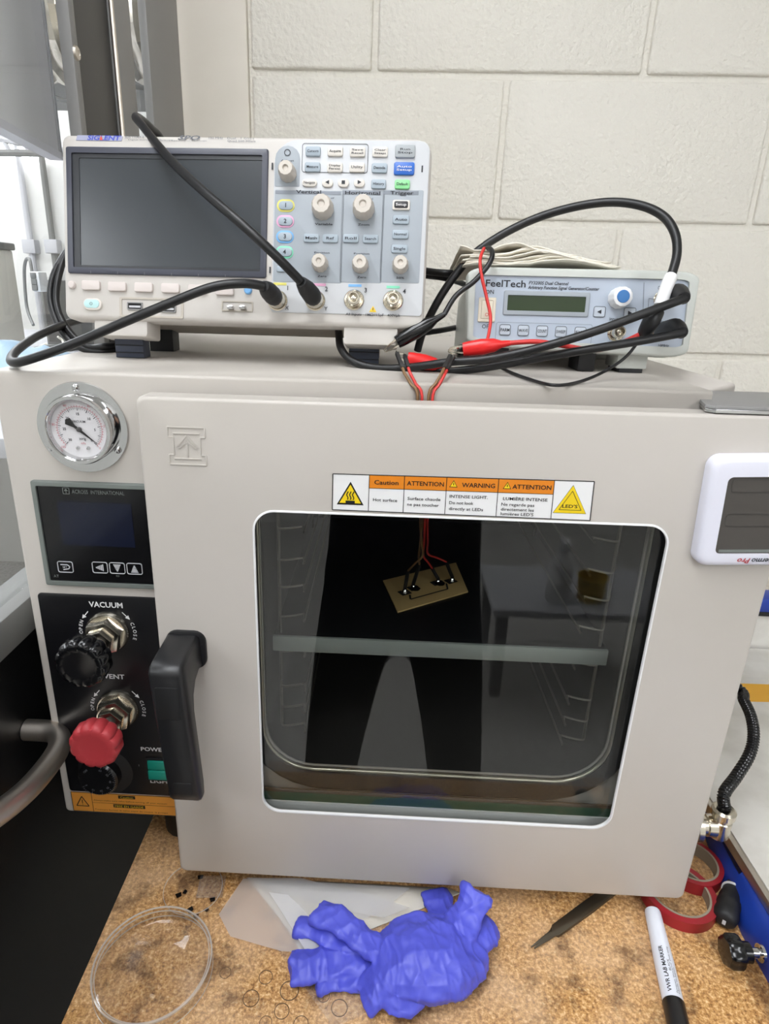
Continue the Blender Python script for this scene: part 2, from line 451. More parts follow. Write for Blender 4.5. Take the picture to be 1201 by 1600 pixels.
# ================================================================== LEFT PARTITION (black panel, glass, steel posts)
PX = 0.035
pt = thing('glass_partition', (PX,-0.2,ZF), 'glazed partition with black lower panel and grey steel posts left of the oven', 'partition')
B().box(PX-0.03,PX,-0.95,0.63,ZF+0.002,0.255).out('lower_panel', 'cabinet_black', pt)
B().box(PX-0.036,PX+0.005,-0.95,0.63,0.255,0.290,0.002).out('rail', 'far_grey', pt)
B().box(PX-0.016,PX-0.010,-0.95,0.255,0.290,ZC-0.06).out('glass_pane', 'side_glass', pt)
B().box(PX-0.010,PX+0.003,0.255,0.268,0.290,ZC-0.06,0.001).out('post', 'steel_grey', pt)
B().box(PX-0.010,PX-0.006,0.268,0.276,0.290,ZC-0.06,0.001).out('post', 'black_matte', pt)
B().box(PX-0.010,PX-0.004,0.276,0.372,0.290,ZC-0.06,0.001).out('post', 'steel_dark', pt)
B().tube([(PX+0.001,0.372,0.29),(PX+0.001,0.372,ZC-0.06)], 0.003, 8, 1).out('edge_bead', 'steel_brush', pt)
B().box(PX-0.010,PX+0.001,0.372,0.430,0.290,ZC-0.06,0.001).out('post', 'steel_grey', pt)
B().box(PX-0.016,PX-0.010,0.430,0.490,0.290,ZC-0.06).out('glass_pane', 'side_glass', pt)
B().box(PX-0.010,PX+0.001,0.490,0.628,0.290,ZC-0.06,0.001).out('post', 'steel_grey', pt)
B().lathe(FX(PX+0.003), 0.2615, 0.790, [(0,0.002),(0.0025,0.002),(0.003,0.003),(0.006,0.002),(0.007,0)], 16).out('screw', 'steel_brush', pt)
B().box(PX-0.04,PX+0.005,-0.95,0.63,ZC-0.06,ZC-0.001).out('rail', 'far_grey', pt)
# stainless pull handle bolted to the black panel
hz = on_x(40,1140,PX)
def hp(px, py, x): return on_x(px, py, x)
c0 = Vector((PX+0.0005, hz.y, hz.z)); x1 = PX+0.050
hd = thing('pull_handle', c0, 'brushed stainless steel pull handle bent towards the camera on black panel', 'handle')
b = B(); b.tube([c0]+[c0+Vector(q) for q in ((0.016,0,0),(0.026,-0.001,0),(0.0345,-0.006,-0.001),(0.040,-0.016,-0.003),(0.0415,-0.030,-0.004),(0.0410,-0.050,-0.004),(0.0395,-0.072,-0.002),(0.0360,-0.094,0.002),(0.030,-0.118,0.008),(0.018,-0.150,0.016),(0.004,-0.185,0.022))], 0.0100, 20, 6)
b.out('tube', 'steel_brush', hd, 60)

# ================================================================== SIDE ROOM seen through the glass
st = thing('side_bench', (-0.9,1.3,ZF), 'pale bench in the side room behind the glass', 'bench')
B().box(-2.6,-0.06,0.35,2.3,0.33,0.36,0.003).out('bench_top', 'far_light_grey', st)
for (x,y) in ((-2.5,0.45),(-0.15,0.45),(-2.5,2.2),(-0.15,2.2)): B().box(x-0.03,x+0.03,y-0.03,y+0.03,ZF+0.001,0.33).out('leg', 'far_grey', st)
# beige instrument tower
p1 = on_y(38,512,1.5); p0 = p1-Vector((0.22,0,0)); zt = on_y(20,372,1.25).z
tw = thing('instrument_tower', ((p0.x+p1.x)/2,1.4,0.36), 'tall beige instrument tower behind the glass, topped with a grey lid', 'instrument')
B().box(p0.x,p1.x,1.25,1.5,0.361,zt-0.02,0.006).out('housing', 'far_beige', tw)
B().box(p0.x-0.006,p1.x+0.004,1.24,1.51,zt-0.02,zt,0.004).out('lid', 'far_grey', tw)
for fx in (0.52,0.78,0.95): 
    xx = p0.x+(p1.x-p0.x)*fx; B().box(xx-0.004,xx+0.004,1.244,1.2505,0.40,zt-0.05).out('slot', 'far_grey', tw)
for i in range(9):
    zz = zt-0.07-i*0.022; xx = p0.x+(p1.x-p0.x)*0.62; B().box(xx-0.03,xx-0.01,1.242,1.2505,zz-0.008,zz+0.008,0.002).out('key', 'far_light_grey', tw)
# socket box on a dark cabinet, with its lead
a0 = on_y(60,437,1.45); a1 = on_y(100,512,1.45)
db = thing('dark_cabinet', ((a0.x+a1.x)/2,1.55,0.36), 'dark grey cabinet behind the glass beside the beige tower', 'cabinet')
B().box(a0.x,a1.x,1.45,1.7,0.361,a0.z,0.004).out('housing', 'far_grey', db)
B().box(a0.x+0.01,a1.x-0.01,1.446,1.4505,0.39,a0.z-0.02).out('door', 'steel_dark', db)
q0 = on_y(46,424,1.10); q1 = on_y(64,456,1.10)
sb = thing('socket_strip', ((q0.x+q1.x)/2,1.13,q1.z), 'small white socket strip hanging in front of the dark cabinet', 'socket')
B().box(q0.x,q1.x,1.10,1.14,q1.z,q0.z,0.003).out('body', 'label_white', sb)
for i in range(3):
    zz = q1.z+(q0.z-q1.z)*(0.2+0.3*i); B().box(q1.x-0.020,q1.x-0.006,1.096,1.1005,zz-0.007,zz+0.007,0.002).out('socket', 'far_grey', sb)
B().tube([on_y(50,424,1.12), on_y(46,405,1.13), on_y(40,408,1.16), on_y(38,430,1.18), on_y(42,480,1.18), on_y(52,508,1.15)], 0.004, 8, 6).out('lead', 'far_grey', sb)
# conduits on the far wall
for (xa, xb_, lab) in ((28,52,'thin pale conduit on the far wall, left one'),(62,88,'thin grey conduit on the far wall, right one next to oscilloscope')):
    g = on_y(xa,240,2.55); h = on_y(xb_,470,2.55); xm = (g.x+h.x)/2
    t = thing('wall_conduit', (xm,2.58,0.2), lab, 'conduit', 'conduits on the far wall')
    B().tube([(xm,2.575,0.2),(xm,2.575,1.3)], 0.014, 10, 1).out('pipe', 'far_light_grey' if xa < 40 else 'far_grey', t)
    zc = on_y(xb_,385,2.55).z; B().box(xm-0.03,xm+0.03,2.55,2.6,zc-0.03,zc+0.03,0.004).out('clamp', 'far_light_grey', t)
# wire tray and blue plastic sheet on the side bench
e0 = Vector((-0.56,1.23,0.361))
tr = thing('wire_tray', (e0.x,e0.y,0.361), 'shallow tray of tangled pale wires and boards behind the glass', 'tray')
B().box(-0.66,-0.46,1.10,1.36,0.3612,0.372,0.004).out('tray_base', 'far_light_grey', tr)
for i in range(12):
    s0 = Vector((random.uniform(-0.63,-0.49), random.uniform(1.14,1.32), 0.378)); pts = [s0]
    for kk in range(5): pts.append(pts[-1]+Vector((random.uniform(-0.04,0.04), random.uniform(-0.04,0.04), random.uniform(-0.004,0.012))))
    for q in pts: q.z = max(0.378,q.z)
    B().tube(pts, 0.003, 6, 4).out('wire', ('far_beige','far_grey','far_light_grey')[i%3], tr)
def crumple(nx, ny, fx, amp, seedv, name, m, label, cat):
    b = B(); g = []
    for i in range(nx+1):
        row = []
        for j in range(ny+1):
            p = fx(i/nx, j/ny); w = noise.noise(Vector((p.x*14+seedv, p.y*14, p.z*6)))*amp + abs(noise.noise(Vector((p.x*34, p.y*34+seedv, 2))))*amp*0.6
            row.append(b.bm.verts.new(p+Vector((0,0,w))))
        g.append(row)
    for i in range(nx):
        for j in range(ny): b.face((g[i][j], g[i+1][j], g[i+1][j+1], g[i][j+1]))
    o = b.out(name, m, None, 40, recalc=False); 
    md = o.modifiers.new('thick','SOLIDIFY'); md.thickness = 0.0008; md.offset = -1
    return tag(o, label, cat)
crumple(26, 20, lambda a,c: Vector((-0.66+a*0.36, 0.72+c*0.36, 0.372+0.055*math.sin(math.pi*a)*math.sin(math.pi*c))), 0.030, 3.1, 'plastic_sheet', 'bag_blue', 'crumpled bluish plastic sheet behind the glass, left of the oven top', 'plastic sheet')
# big pale panel and bright window with struts at the upper left
g1 = on_x(93,238,-0.03); dd = ray(0,186); g0 = CAM + dd*((g1.z-CAM.z)/dd.z)
dv = (g0-g1); dv.z = 0; fpn = Frame(g1, -dv.normalized(), (0,0,1)); L = dv.length*2.2
pp = thing('overhead_panel', g1, 'large pale grey panel hanging at the upper left behind the glass', 'panel')
B().prism(fpn, [(0,0.75),(-L,0.75),(-L,0),(0,0)], -0.012, 0.0, 0.002).out('panel_sheet', 'panel_pale', pp)
B().prism(fpn, [(0.004,0.75),(0,0.75),(0,-0.004),(0.004,-0.004)], -0.014, 0.002).out('edge_strip', 'far_light_grey', pp)
B().prism(fpn, [(0.004,0.0),(-L,0.0),(-L,-0.008),(0.004,-0.008)], -0.014, 0.002).out('edge_strip', 'thermo_white', pp)
wn = on_y(-120,185,2.55); w2 = on_y(66,243,2.55)
t = thing('window_light', (wn.x,2.56,w2.z), 'bright wall light with grey struts at the left edge behind the glass', 'light')
B().box(wn.x,w2.x,2.57,2.598,w2.z,wn.z+0.15).out('diffuser', 'lamp', t)
zz = on_y(20,205,2.0)
strut = thing('strut_rack', on_y(0,235,2.0), 'grey strut rack in front of the bright light at upper left', 'rack')
A = [on_y(-60,205,2.0), on_y(100,236,2.0)]; Bq = [on_y(-60,238,2.0), on_y(100,240,2.0)]
B().tube(A, 0.012, 8, 1).out('bar', 'far_light_grey', strut); B().tube(Bq, 0.012, 8, 1).out('bar', 'far_grey', strut)
for f in (0.2,0.4,0.6,0.8):
    B().tube([A[0].lerp(A[1],f), Bq[0].lerp(Bq[1],f+0.08)], 0.009, 6, 1).out('strut', 'far_light_grey', strut)
# foil duct, grey shelf with cable, lamp tube seen between the posts
def foil():
    b = B(); y = 1.5; c = on_y(150,38,y); n, m = 70, 22; prev = None
    for i in range(n+1):
        x = c.x-0.55+1.0*i/n; L = []
        for j in range(m):
            a = 2*math.pi*j/m; r = 0.13*(1+0.05*math.sin(i*2.1)+0.12*noise.noise(Vector((x*12, math.cos(a)*2, math.sin(a)*2))))
            L.append(b.bm.verts.new((x, y+r*math.cos(a), c.z+r*math.sin(a))))
        if prev: b.bridge(prev, L)
        prev = L
    return tag(b.out('foil_duct', 'duct_foil', None, 20), 'crinkled silver foil duct seen between the grey posts', 'duct')
mat('duct_foil', (190,184,172), 0.22, 0.9)
foil()
s0 = on_y(70,112,1.6); s1 = on_y(150,155,1.6)
sh = thing('wall_shelf', (s0.x,1.65,s1.z), 'grey bracketed shelf behind the glass, next to the steel posts', 'shelf')
B().box(s0.x-0.15,0.0,1.55,1.9,s0.z-0.03,s0.z,0.003).out('board', 'far_grey', sh)
B().prism(FY(1.6), [(-0.05,s0.z-0.03),(s0.x,s0.z-0.03),(-0.05,s1.z)], 0, 0.02).out('bracket', 'far_grey', sh)
tag(B().tube([on_y(80,150,1.5),on_y(100,157,1.5),on_y(128,159,1.5),on_y(150,152,1.5)], 0.006, 8, 6).out('hanging_cable', 'far_grey'), 'grey cable sagging under the grey shelf', 'cable')
l0 = on_y(218,136,2.2); l1 = on_y(260,150,2.2)
tl = thing('tube_lamp', (l0.x,2.2,l1.z), 'bright tube lamp seen between the grey posts', 'lamp')
B().box(l0.x-0.02,l1.x,2.18,2.26,l1.z,l0.z,0.006).out('tube', 'lamp', tl)
B().box(l0.x-0.04,l1.x+0.02,2.17,2.27,l0.z+0.002,l0.z+0.03).out('housing', 'far_grey', tl)
for xx in (l0.x,l1.x): B().tube([(xx,2.22,l0.z+0.03),(xx,2.22,ZC-0.001)], 0.006, 8, 1).out('hanger', 'far_grey', tl)

# ================================================================== BENCH
BX0, BX1, BY0, BY1 = 0.121, 1.30, -0.185, 0.62
bn = thing('workbench', (0.7,0.15,ZF), 'workbench with stained orange-brown particle board top', 'bench')
B().box(BX0,BX1,BY0,BY1,-0.028,0.0,0.001).out('bench_top', 'board', bn)
for (x,y) in ((BX0+0.05,BY0+0.06),(BX1-0.05,BY0+0.06),(BX0+0.05,BY1-0.05),(BX1-0.05,BY1-0.05)): B().box(x-0.025,x+0.025,y-0.025,y+0.025,ZF+0.001,-0.028).out('leg', 'steel_dark', bn)
B().box(BX0+0.02,BX0+0.05,BY0+0.02,BY1-0.02,-0.12,-0.028).out('apron', 'black_matte', bn)
B().box(BX0+0.02,BX1-0.02,BY0+0.02,BY0+0.05,-0.12,-0.028).out('apron', 'black_matte', bn)

for (x, y, r) in ((415,1527,11),(452,1548,15),(478,1530,12),(392,1560,13),(440,1580,12),(505,1556,10),(530,1575,13),(470,1600,12),(415,1598,10),(352,1520,9)):
    c = on_z(x,y,0.0); e2 = on_z(x+r,y,0.0).x-c.x
    B().ring(FZ(0.0), circ(e2,22,c.x,c.y), circ(e2*0.90,22,c.x,c.y), 0.00005, 0.0002).out('stain_ring', 'stain', bn)
# ================================================================== VACUUM OVEN
OX0, OX1, OZ0, OZ1, OD = 0.0589, 0.6539, 0.0638, 0.5047, 0.50
DL, DR, DB, DT, DTH = 0.1821, 0.6688, 0.0259, 0.4924, 0.0282
WL, WR, WB, WT = 0.2659, 0.5866, 0.1071, 0.4075
ov = thing('vacuum_oven', ((OX0+OX1)/2, 0.25, 0.0), 'big off-white vacuum oven with dark window on the workbench', 'oven')
oc = ((OX0+OX1)/2, (OZ0+OZ1)/2)
HX0, HX1, HZ0, HZ1 = 0.266, 0.582, 0.140, 0.440
hole = rr(HX1-HX0, HZ1-HZ0, 0.045, 8, (HX0+HX1)/2, (HZ0+HZ1)/2)
_hb = B().ring(XZ, rr(OX1-OX0, OZ1-OZ0, 0.004, 8, *oc), hole, -OD, 0.0, 0.003)
housing = _hb.out('housing', 'oven_paint', ov, 40)
# chamber (open box seen through the window)
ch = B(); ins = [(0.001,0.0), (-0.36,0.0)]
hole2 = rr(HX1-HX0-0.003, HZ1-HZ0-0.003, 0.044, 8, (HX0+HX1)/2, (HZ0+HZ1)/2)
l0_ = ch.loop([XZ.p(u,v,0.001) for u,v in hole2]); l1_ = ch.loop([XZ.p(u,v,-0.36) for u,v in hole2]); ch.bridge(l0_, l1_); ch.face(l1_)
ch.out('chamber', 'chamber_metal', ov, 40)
go = rr(0.362, 0.345, 0.078, 8, 0.424, 0.115+0.1725); gi = rr(HX1-HX0+0.004, HZ1-HZ0+0.004, 0.047, 8, (HX0+HX1)/2, (HZ0+HZ1)/2)
B().ring(XZ, go, gi, 0.0003, 0.0075, 0.0045).out('gasket', 'rubber', ov, 60)
lp = [XZ.p(u, v, 0.0045) for u, v in gi]; b = B(); b.tube(lp+[lp[0]], 0.0022, 8, 1, cap=False).out('chamber_lip', 'lip_metal', ov, 60)
# shelf racks
for side in (-1, 1):
    xw = HX0+0.010 if side < 0 else HX1-0.010; s = -side
    b = B()
    for yy in (0.03, 0.30): b.tube([(xw,yy,HZ0+0.012),(xw,yy,HZ1-0.012)], 0.0016, 6, 1)
    rk = b.out('shelf_rack', 'rack_metal', ov)
    for zz in (0.163,0.185,0.209,0.2475,0.285,0.315,0.342,0.372,0.402):
        bb = B(); bb.tube([(xw,0.03,zz+0.008),(xw,0.028,zz),(xw+s*0.004,0.027,zz-0.002),(xw+s*0.022,0.030,zz),(xw+s*0.024,0.036,zz),(xw+s*0.024,0.28,zz),(xw+s*0.02,0.30,zz),(xw,0.30,zz)], 0.0011, 6, 3)
        bb.out('rung', 'rack_metal', rk)
# ---- door
door = B()
wc = ((WL+WR)/2, (WB+WT)/2); dc = ((DL+DR)/2, (DB+DT)/2)
fd = FY(0)
win = rr(WR-WL, WT-WB, 0.0175, 8, *wc)
door.ring(XZ, rr(DR-DL, DT-DB, 0.006, 8, *dc), win, DTH-0.004, DTH, 0.003)
door.ring(XZ, rr(DR-DL, DT-DB, 0.006, 8, *dc), rr(DR-DL-0.006, DT-DB-0.006, 0.004, 8, *dc), 0.0085, DTH-0.0035)
dr = door.out('door', 'oven_paint', ov, 40)
FD = FY(-DTH)
B().ring(FD, rr(WR-WL+0.0002, WT-WB+0.0002, 0.0175, 8, *wc), rr(WR-WL-0.003, WT-WB-0.003, 0.016, 8, *wc), -0.002, 0.0006, 0.0006).out('window_bead', 'label_white', dr)
B().fbox(XZ, WL-0.012, WR+0.012, WB-0.010, WT+0.012, DTH-0.0135, DTH-0.0055).out('window_glass', 'pane_glass', dr)
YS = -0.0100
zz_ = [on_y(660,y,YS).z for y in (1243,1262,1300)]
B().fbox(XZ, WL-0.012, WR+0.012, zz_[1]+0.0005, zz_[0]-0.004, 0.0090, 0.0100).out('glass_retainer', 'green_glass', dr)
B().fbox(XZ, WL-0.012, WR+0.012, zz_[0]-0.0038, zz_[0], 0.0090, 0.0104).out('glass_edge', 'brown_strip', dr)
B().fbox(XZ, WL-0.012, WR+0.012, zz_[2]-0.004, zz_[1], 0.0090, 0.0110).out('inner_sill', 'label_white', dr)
# embossed arrow emblem at the door's upper left
u0, v1 = FD.px(261,667); u1, v0 = FD.px(323,727)
def L_(b, pts, w=0.0011): 
    for i in range(len(pts)-1):
        (a1,b1),(a2,b2) = pts[i],pts[i+1]
        d = Vector((a2-a1,b2-b1)); d.normalize(); q = Vector((-d.y,d.x))*w/2
        b.prism(FD, [(a1+q.x,b1+q.y),(a1-q.x,b1-q.y),(a2-q.x,b2-q.y),(a2+q.x,b2+q.y)], -0.0003, 0.0007, 0.0003)
b = B(); W_ = u1-u0; H_ = v1-v0; e = lambda a, c: (u0+a*W_, v0+c*H_)
L_(b, [e(0,0.74),e(0,1),e(1,1),e(1,0.74),e(0.86,0.74),e(0.86,0.26),e(1,0.26),e(1,0),e(0,0),e(0,0.26),e(0.14,0.26),e(0.14,0.74),e(0,0.74)])
L_(b, [e(0.14,0.84),e(0.86,0.84)]); L_(b, [e(0.14,0.16),e(0.86,0.16)])
L_(b, [e(0.22,0.46),e(0.5,0.80),e(0.78,0.46),e(0.70,0.44),e(0.5,0.66),e(0.30,0.44),e(0.22,0.46)]); L_(b, [e(0.5,0.66),e(0.5,0.20)], 0.0016); L_(b, [e(0.42,0.56),e(0.58,0.56)])
b.out('embossed_emblem', 'oven_paint', dr)
# ---- warning label strip (two languages)
wl = B().prism(FD, [FD.px(928,752), FD.px(520,740), FD.px(519,796), FD.px(921,813)], 0.0, 0.0003).out('warning_label', 'label_white', ov)
def strip(px0, px1, f0, f1):     # a piece of the label by left/right pixel and height fraction
    def at(px, f):
        t = (px-520)/(928-520); uT = FD.px(520+t*408, 740+t*12); uB = FD.px(519+t*402, 796+t*17)
        return (uB[0]+(uT[0]-uB[0])*f, uB[1]+(uT[1]-uB[1])*f)
    return [at(px1,f1), at(px0,f1), at(px0,f0), at(px1,f0)]
def spt(px, f): return strip(px, px+1, f, f)[1]
b = B()
for a, c in ((577,632),(632,698),(698,779),(779,866)): b.poly(FD, strip(a, c, 0.64, 0.985), 0.0004)
b.out('header', 'label_orange', wl)
b = B(); cols = (577,632,698,779,866)
for a in cols: 
    q, w2_ = spt(a,0), spt(a,1); b.line(FD, *q, *w2_, 0.0005, 0.0006)
for f in (0.0,1.0): b.line(FD, *spt(520,f), *spt(928,f), 0.0007, 0.0006)
for a in (520,928): b.line(FD, *spt(a,0), *spt(a,1), 0.0007, 0.0006)
b.line(FD, *spt(577,0.64), *spt(866,0.64), 0.0004, 0.0006)
H = 0.0031
def tx(px0, px1, f, s, h, bold=0.0):
    a, c = spt(px0, f), spt(px1, f); ang = math.atan2(c[1]-a[1], c[0]-a[0]); fr = FD.rot((a[0]+c[0])/2, (a[1]+c[1])/2, ang)
    b.text(fr, s, 0, 0, h, c[0]-a[0], 0.0007, bold=bold)
tx(585,623,0.81,'Caution',0.0034,0.015); tx(636,694,0.81,'ATTENTION',0.0034,0.015); tx(722,774,0.81,'WARNING',0.0034,0.015); tx(801,862,0.81,'ATTENTION',0.0034,0.015)
tx(584,622,0.33,'Hot surface',0.0024,0.01); tx(638,690,0.40,'Surface chaude',0.0024,0.01); tx(638,688,0.24,'ne pas toucher',0.0024,0.01)
tx(704,764,0.50,'INTENSE LIGHT.',0.0024,0.01); tx(704,742,0.33,'Do not look',0.0024,0.01); tx(704,758,0.17,'directly at LEDs',0.0024,0.01)
tx(788,858,0.49,'LUMIÈRE INTENSE',0.0024,0.01); tx(786,838,0.34,'Ne regarde pas',0.0024,0.01); tx(786,838,0.21,'directement les',0.0024,0.01); tx(786,838,0.09,'lumières LED\'S',0.0024,0.01)
tx(882,906,0.35,"LED'S",0.0026,0.02)
b.out('lettering', 'black_print', wl)
def tri(px, f, w, h, n, m, name):
    c = spt(px, f); B().prism(FD, [(c[0],c[1]+h*0.62),(c[0]-w/2,c[1]-h*0.38),(c[0]+w/2,c[1]-h*0.38)], 0.0003, n).out(name, m, wl)
tri(548,0.40,0.0205,0.0185,0.0005,'black_print','triangle'); tri(548,0.40,0.0165,0.0148,0.0006,'label_yellow','triangle')
b = B(); c = spt(548,0.40)
b.fbox(FD, c[0]-0.0035,c[0]+0.0035,c[1]-0.0058,c[1]-0.0036,0.0005,0.0008)
for k in (-1,0,1):
    x = c[0]+k*0.0022; pts = [(x+0.0006*math.sin(q*1.3), c[1]-0.0028+q*0.0011) for q in range(7)]
    b.frame_line(FD, pts, 0.0008, 0.0008, False)
b.out('heat_symbol', 'black_print', wl)
tri(895,0.44,0.0250,0.0225,0.0005,'black_print','triangle'); tri(895,0.44,0.0242,0.0217,0.0006,'label_yellow','triangle')
b = B(); c = spt(895,0.44); hh = 0.0150; ww = 0.0166
b.frame_line(FD, [(c[0],c[1]+hh*0.62),(c[0]-ww/2,c[1]-hh*0.38),(c[0]+ww/2,c[1]-hh*0.38)], 0.0004, 0.0008); b.out('triangle_outline', 'black_print', wl)
for px in (709,793):
    tri(px,0.81,0.0062,0.0056,0.0006,'black_print','triangle'); tri(px,0.81,0.0048,0.0043,0.0007,'label_yellow','triangle')
    c = spt(px,0.81); B().fbox(FD, c[0]-0.0003,c[0]+0.0003,c[1]-0.0005,c[1]+0.0014,0.0007,0.0008).out('exclamation_mark','black_print',wl)
# ---- door handle: hub on the door, neck, long grip standing off the door
hx = 0.2045
fhs = Frame((hx,0,0), (0,-1,0), (0,0,1))           # side view: u = distance in front of the oven face, v = height; n points to -x
prof = [(0.0283,0.2950),(0.060,0.2945),(0.0715,0.2935),(0.0765,0.2905),(0.0785,0.2860),(0.0785,0.240),(0.0780,0.200),(0.0775,0.172),(0.0765,0.1655),(0.0735,0.1620),(0.0680,0.1615),(0.0640,0.1640),(0.0615,0.175),(0.0605,0.215),(0.0600,0.245),(0.0570,0.256),(0.0500,0.263),(0.0400,0.2655),(0.0283,0.2655)]
b = B(); W2 = 0.0137; rings = []
cu_, cv_ = 0.062, 0.24
for n_, ins in ((-W2,0.0035),(-W2+0.0012,0.0012),(-W2+0.0035,0.0),(W2-0.0035,0.0),(W2-0.0012,0.0012),(W2,0.0035)):
    pts = []
    for i_, (u, v) in enumerate(prof):
        a_, c_ = prof[i_-1], prof[(i_+1)%len(prof)]; d = Vector((c_[0]-a_[0], c_[1]-a_[1])); d.normalize(); nn = Vector((d.y,-d.x))     # inward offset (profile runs clockwise)
        pts.append((u+nn.x*ins, v+nn.y*ins))
    rings.append(b.loop([fhs.p(u, v, n_)+Vector((0.0075*max(0,(0.29-v))/0.13,0,0)) for u, v in pts]))
for a_, c_ in zip(rings, rings[1:]): b.bridge(a_, c_)
b.face(rings[0][::-1]); b.face(rings[-1])
hn = b.out('door_handle', 'black_plastic', ov, 50)
fh = FY(-0.0785)
B().prism(fh, rr(0.0185, 0.030, 0.0015, 3, hx+0.0012, 0.262), -0.002, 0.0006, 0.0004).out('grip_inset', 'black_matte', hn)
B().prism(fh, rr(0.0150, 0.012, 0.001, 3, hx+0.0068, 0.178), -0.003, -0.0004, 0.0003).out('grip_inset', 'black_matte', hn)
B().prism(FD, rr(0.034, 0.036, 0.010, 5, hx+0.002, 0.2800), 0.0, 0.0025, 0.001).out('rosette', 'black_plastic', hn)
# ---- hinge plate at the door's upper right
zt_h = 0.4985
ha, hb = on_z(1074,609,zt_h), on_z(1132,642,zt_h)
hb.y = max(hb.y, -0.0265)
cut = B().box(ha.x-0.004, OX1+0.02, -0.02, ha.y+0.004, 0.4905, OZ1+0.02).out('cutter', None)      # corner recess of the housing, cut and applied here
md_ = housing.modifiers.new('recess', 'BOOLEAN'); md_.operation = 'DIFFERENCE'; md_.object = cut; md_.solver = 'EXACT'
bpy.context.view_layer.update()
dg_ = bpy.context.evaluated_depsgraph_get(); me_ = bpy.data.meshes.new_from_object(housing.evaluated_get(dg_))
housing.modifiers.clear(); old_ = housing.data; housing.data = me_; bpy.data.meshes.remove(old_); me_.name = 'housing'
if not me_.materials: me_.materials.append(MATS['oven_paint'])
bpy.data.objects.remove(cut)
out_ = [(0.74,hb.y-0.001),(0.74,ha.y),(ha.x+0.005,ha.y),(ha.x,ha.y-0.006),(hb.x-0.001,hb.y+0.004),(hb.x+0.004,hb.y-0.001)]
hgo = B().prism(FZ(0), out_, zt_h-0.0024, zt_h, 0.0007).out('hinge_plate', 'steel_grey', ov)
B().prism(FZ(0), [(q[0]+(0.0010 if q[0]<0.7 else 0), q[1]+0.0006) for q in out_], zt_h-0.0052, zt_h-0.0026, 0.0006).out('hinge_leaf', 'chrome', hgo)
B().lathe(FZ(0), ha.x+0.007, ha.y-0.010, [(0,zt_h+0.001),(0.0025,zt_h+0.001),(0.003,zt_h)], 14).out('hinge_screw', 'chrome', hgo)
B().prism(FZ(0), [(0.700,0.002),(0.700,ha.y-0.002),(ha.x+0.006,ha.y-0.002),(ha.x+0.006,0.002)], 0.4907, zt_h-0.0053).out('hinge_block', 'steel_dark', hgo)
# ---- feet
for (x,y) in ((OX0+0.10,0.05),(OX1-0.08,0.05),(OX0+0.10,OD-0.06),(OX1-0.08,OD-0.06)):
    B().lathe(FZ(0), x, y, [(0,0.0),(0.016,0.0),(0.018,0.004),(0.018,OZ0+0.0005),(0,OZ0+0.0005)], 16).out('foot', 'rubber', ov)
# ---- vacuum gauge
gu, gv = 0.1269, 0.4610
ga = B().lathe(XZ, gu, gv, [(0,0),(0.0362,0),(0.0366,0.0008),(0.0362,0.002),(0.0275,0.002),(0.0270,0.001),(0,0.001)], 48).out('pressure_gauge', 'chrome', ov, 40)
B().lathe(XZ, gu, gv, [(0.0278,0.0015),(0.0278,0.010),(0.0268,0.0125),(0.0245,0.0125),(0.0232,0.011),(0.0228,0.006)], 48).out('bezel', 'chrome', ga, 40)
B().lathe(XZ, gu, gv, [(0,0.006),(0.0232,0.006)], 40).out('dial', 'dial_white', ga)
B().lathe(XZ, gu, gv, [(0,0.0112),(0.0236,0.0112)], 40).out('lens', 'lens', ga)
for a in (92, 212, 328):
    c_ = (gu+0.0318*math.cos(math.radians(a)), gv+0.0318*math.sin(math.radians(a)))
    B().lathe(XZ, *c_, [(0,0.0046),(0.0012,0.0046),(0.0024,0.004),(0.0030,0.002)], 14).out('screw', 'chrome', ga)
b = B(); bp = B(); fg = XZ
for i in range(51):
    a = math.radians(225-270*i/50); r0, r1 = (0.0148,0.0172) if i % 5 == 0 else (0.0158,0.0172)
    b.line(fg, gu+r0*math.cos(a), gv+r0*math.sin(a), gu+r1*math.cos(a), gv+r1*math.sin(a), 0.00028 if i%5 else 0.0005, 0.0064)
for i in range(41):
    a = math.radians(225-270*i/40); r0, r1 = 0.0178, 0.0190
    bp.line(fg, gu+r0*math.cos(a), gv+r0*math.sin(a), gu+r1*math.cos(a), gv+r1*math.sin(a), 0.0004, 0.0064)
bp.frame_line(fg, [(gu+0.0178*math.cos(math.radians(225-270*i/40)), gv+0.0178*math.sin(math.radians(225-270*i/40))) for i in range(41)], 0.0003, 0.0064, False)
for i, s in enumerate(('30','25','20','15','10','5','0')):
    a = math.radians(225-270*i/6); b.text(fg, s, gu+0.0122*math.cos(a), gv+0.0122*math.sin(a), 0.0020, None, 0.0064, bold=0.02)
for i, s in enumerate(('100','80','60','40','20','0')):
    a = math.radians(225-270*i/5); bp.text(fg, s, gu+0.0208*math.cos(a), gv+0.0208*math.sin(a), 0.0019, None, 0.0064)
b.text(fg, 'VACUUM', gu, gv+0.0062, 0.0018, None, 0.0064, bold=0.01); b.text(fg, 'inHg', gu+0.0015, gv-0.0075, 0.0020, None, 0.0064, bold=0.01); bp.text(fg, '-kPa', gu+0.0015, gv-0.0112, 0.0017, None, 0.0064)
b.out('scale_black', 'dark_print', ga); bp.out('scale_pink', 'pink_print', ga)
for s in (-1,1): B().lathe(XZ, gu+0.001+s*0.0042, gv-0.0150, [(0,0.0080),(0.0010,0.0079),(0.0016,0.0061)], 12).out('dial_screw', 'chrome', ga)
ang = math.radians(-39); fn = XZ.rot(gu, gv, ang)
B().prism(fn, [(0.0175,0.0),(0.002,0.0010),(-0.004,0.0010),(-0.0105,0.0032),(-0.0125,0.0),(-0.0105,-0.0032),(-0.004,-0.0010),(0.002,-0.0010)], 0.0076, 0.0082).out('needle', 'black_print', ga)
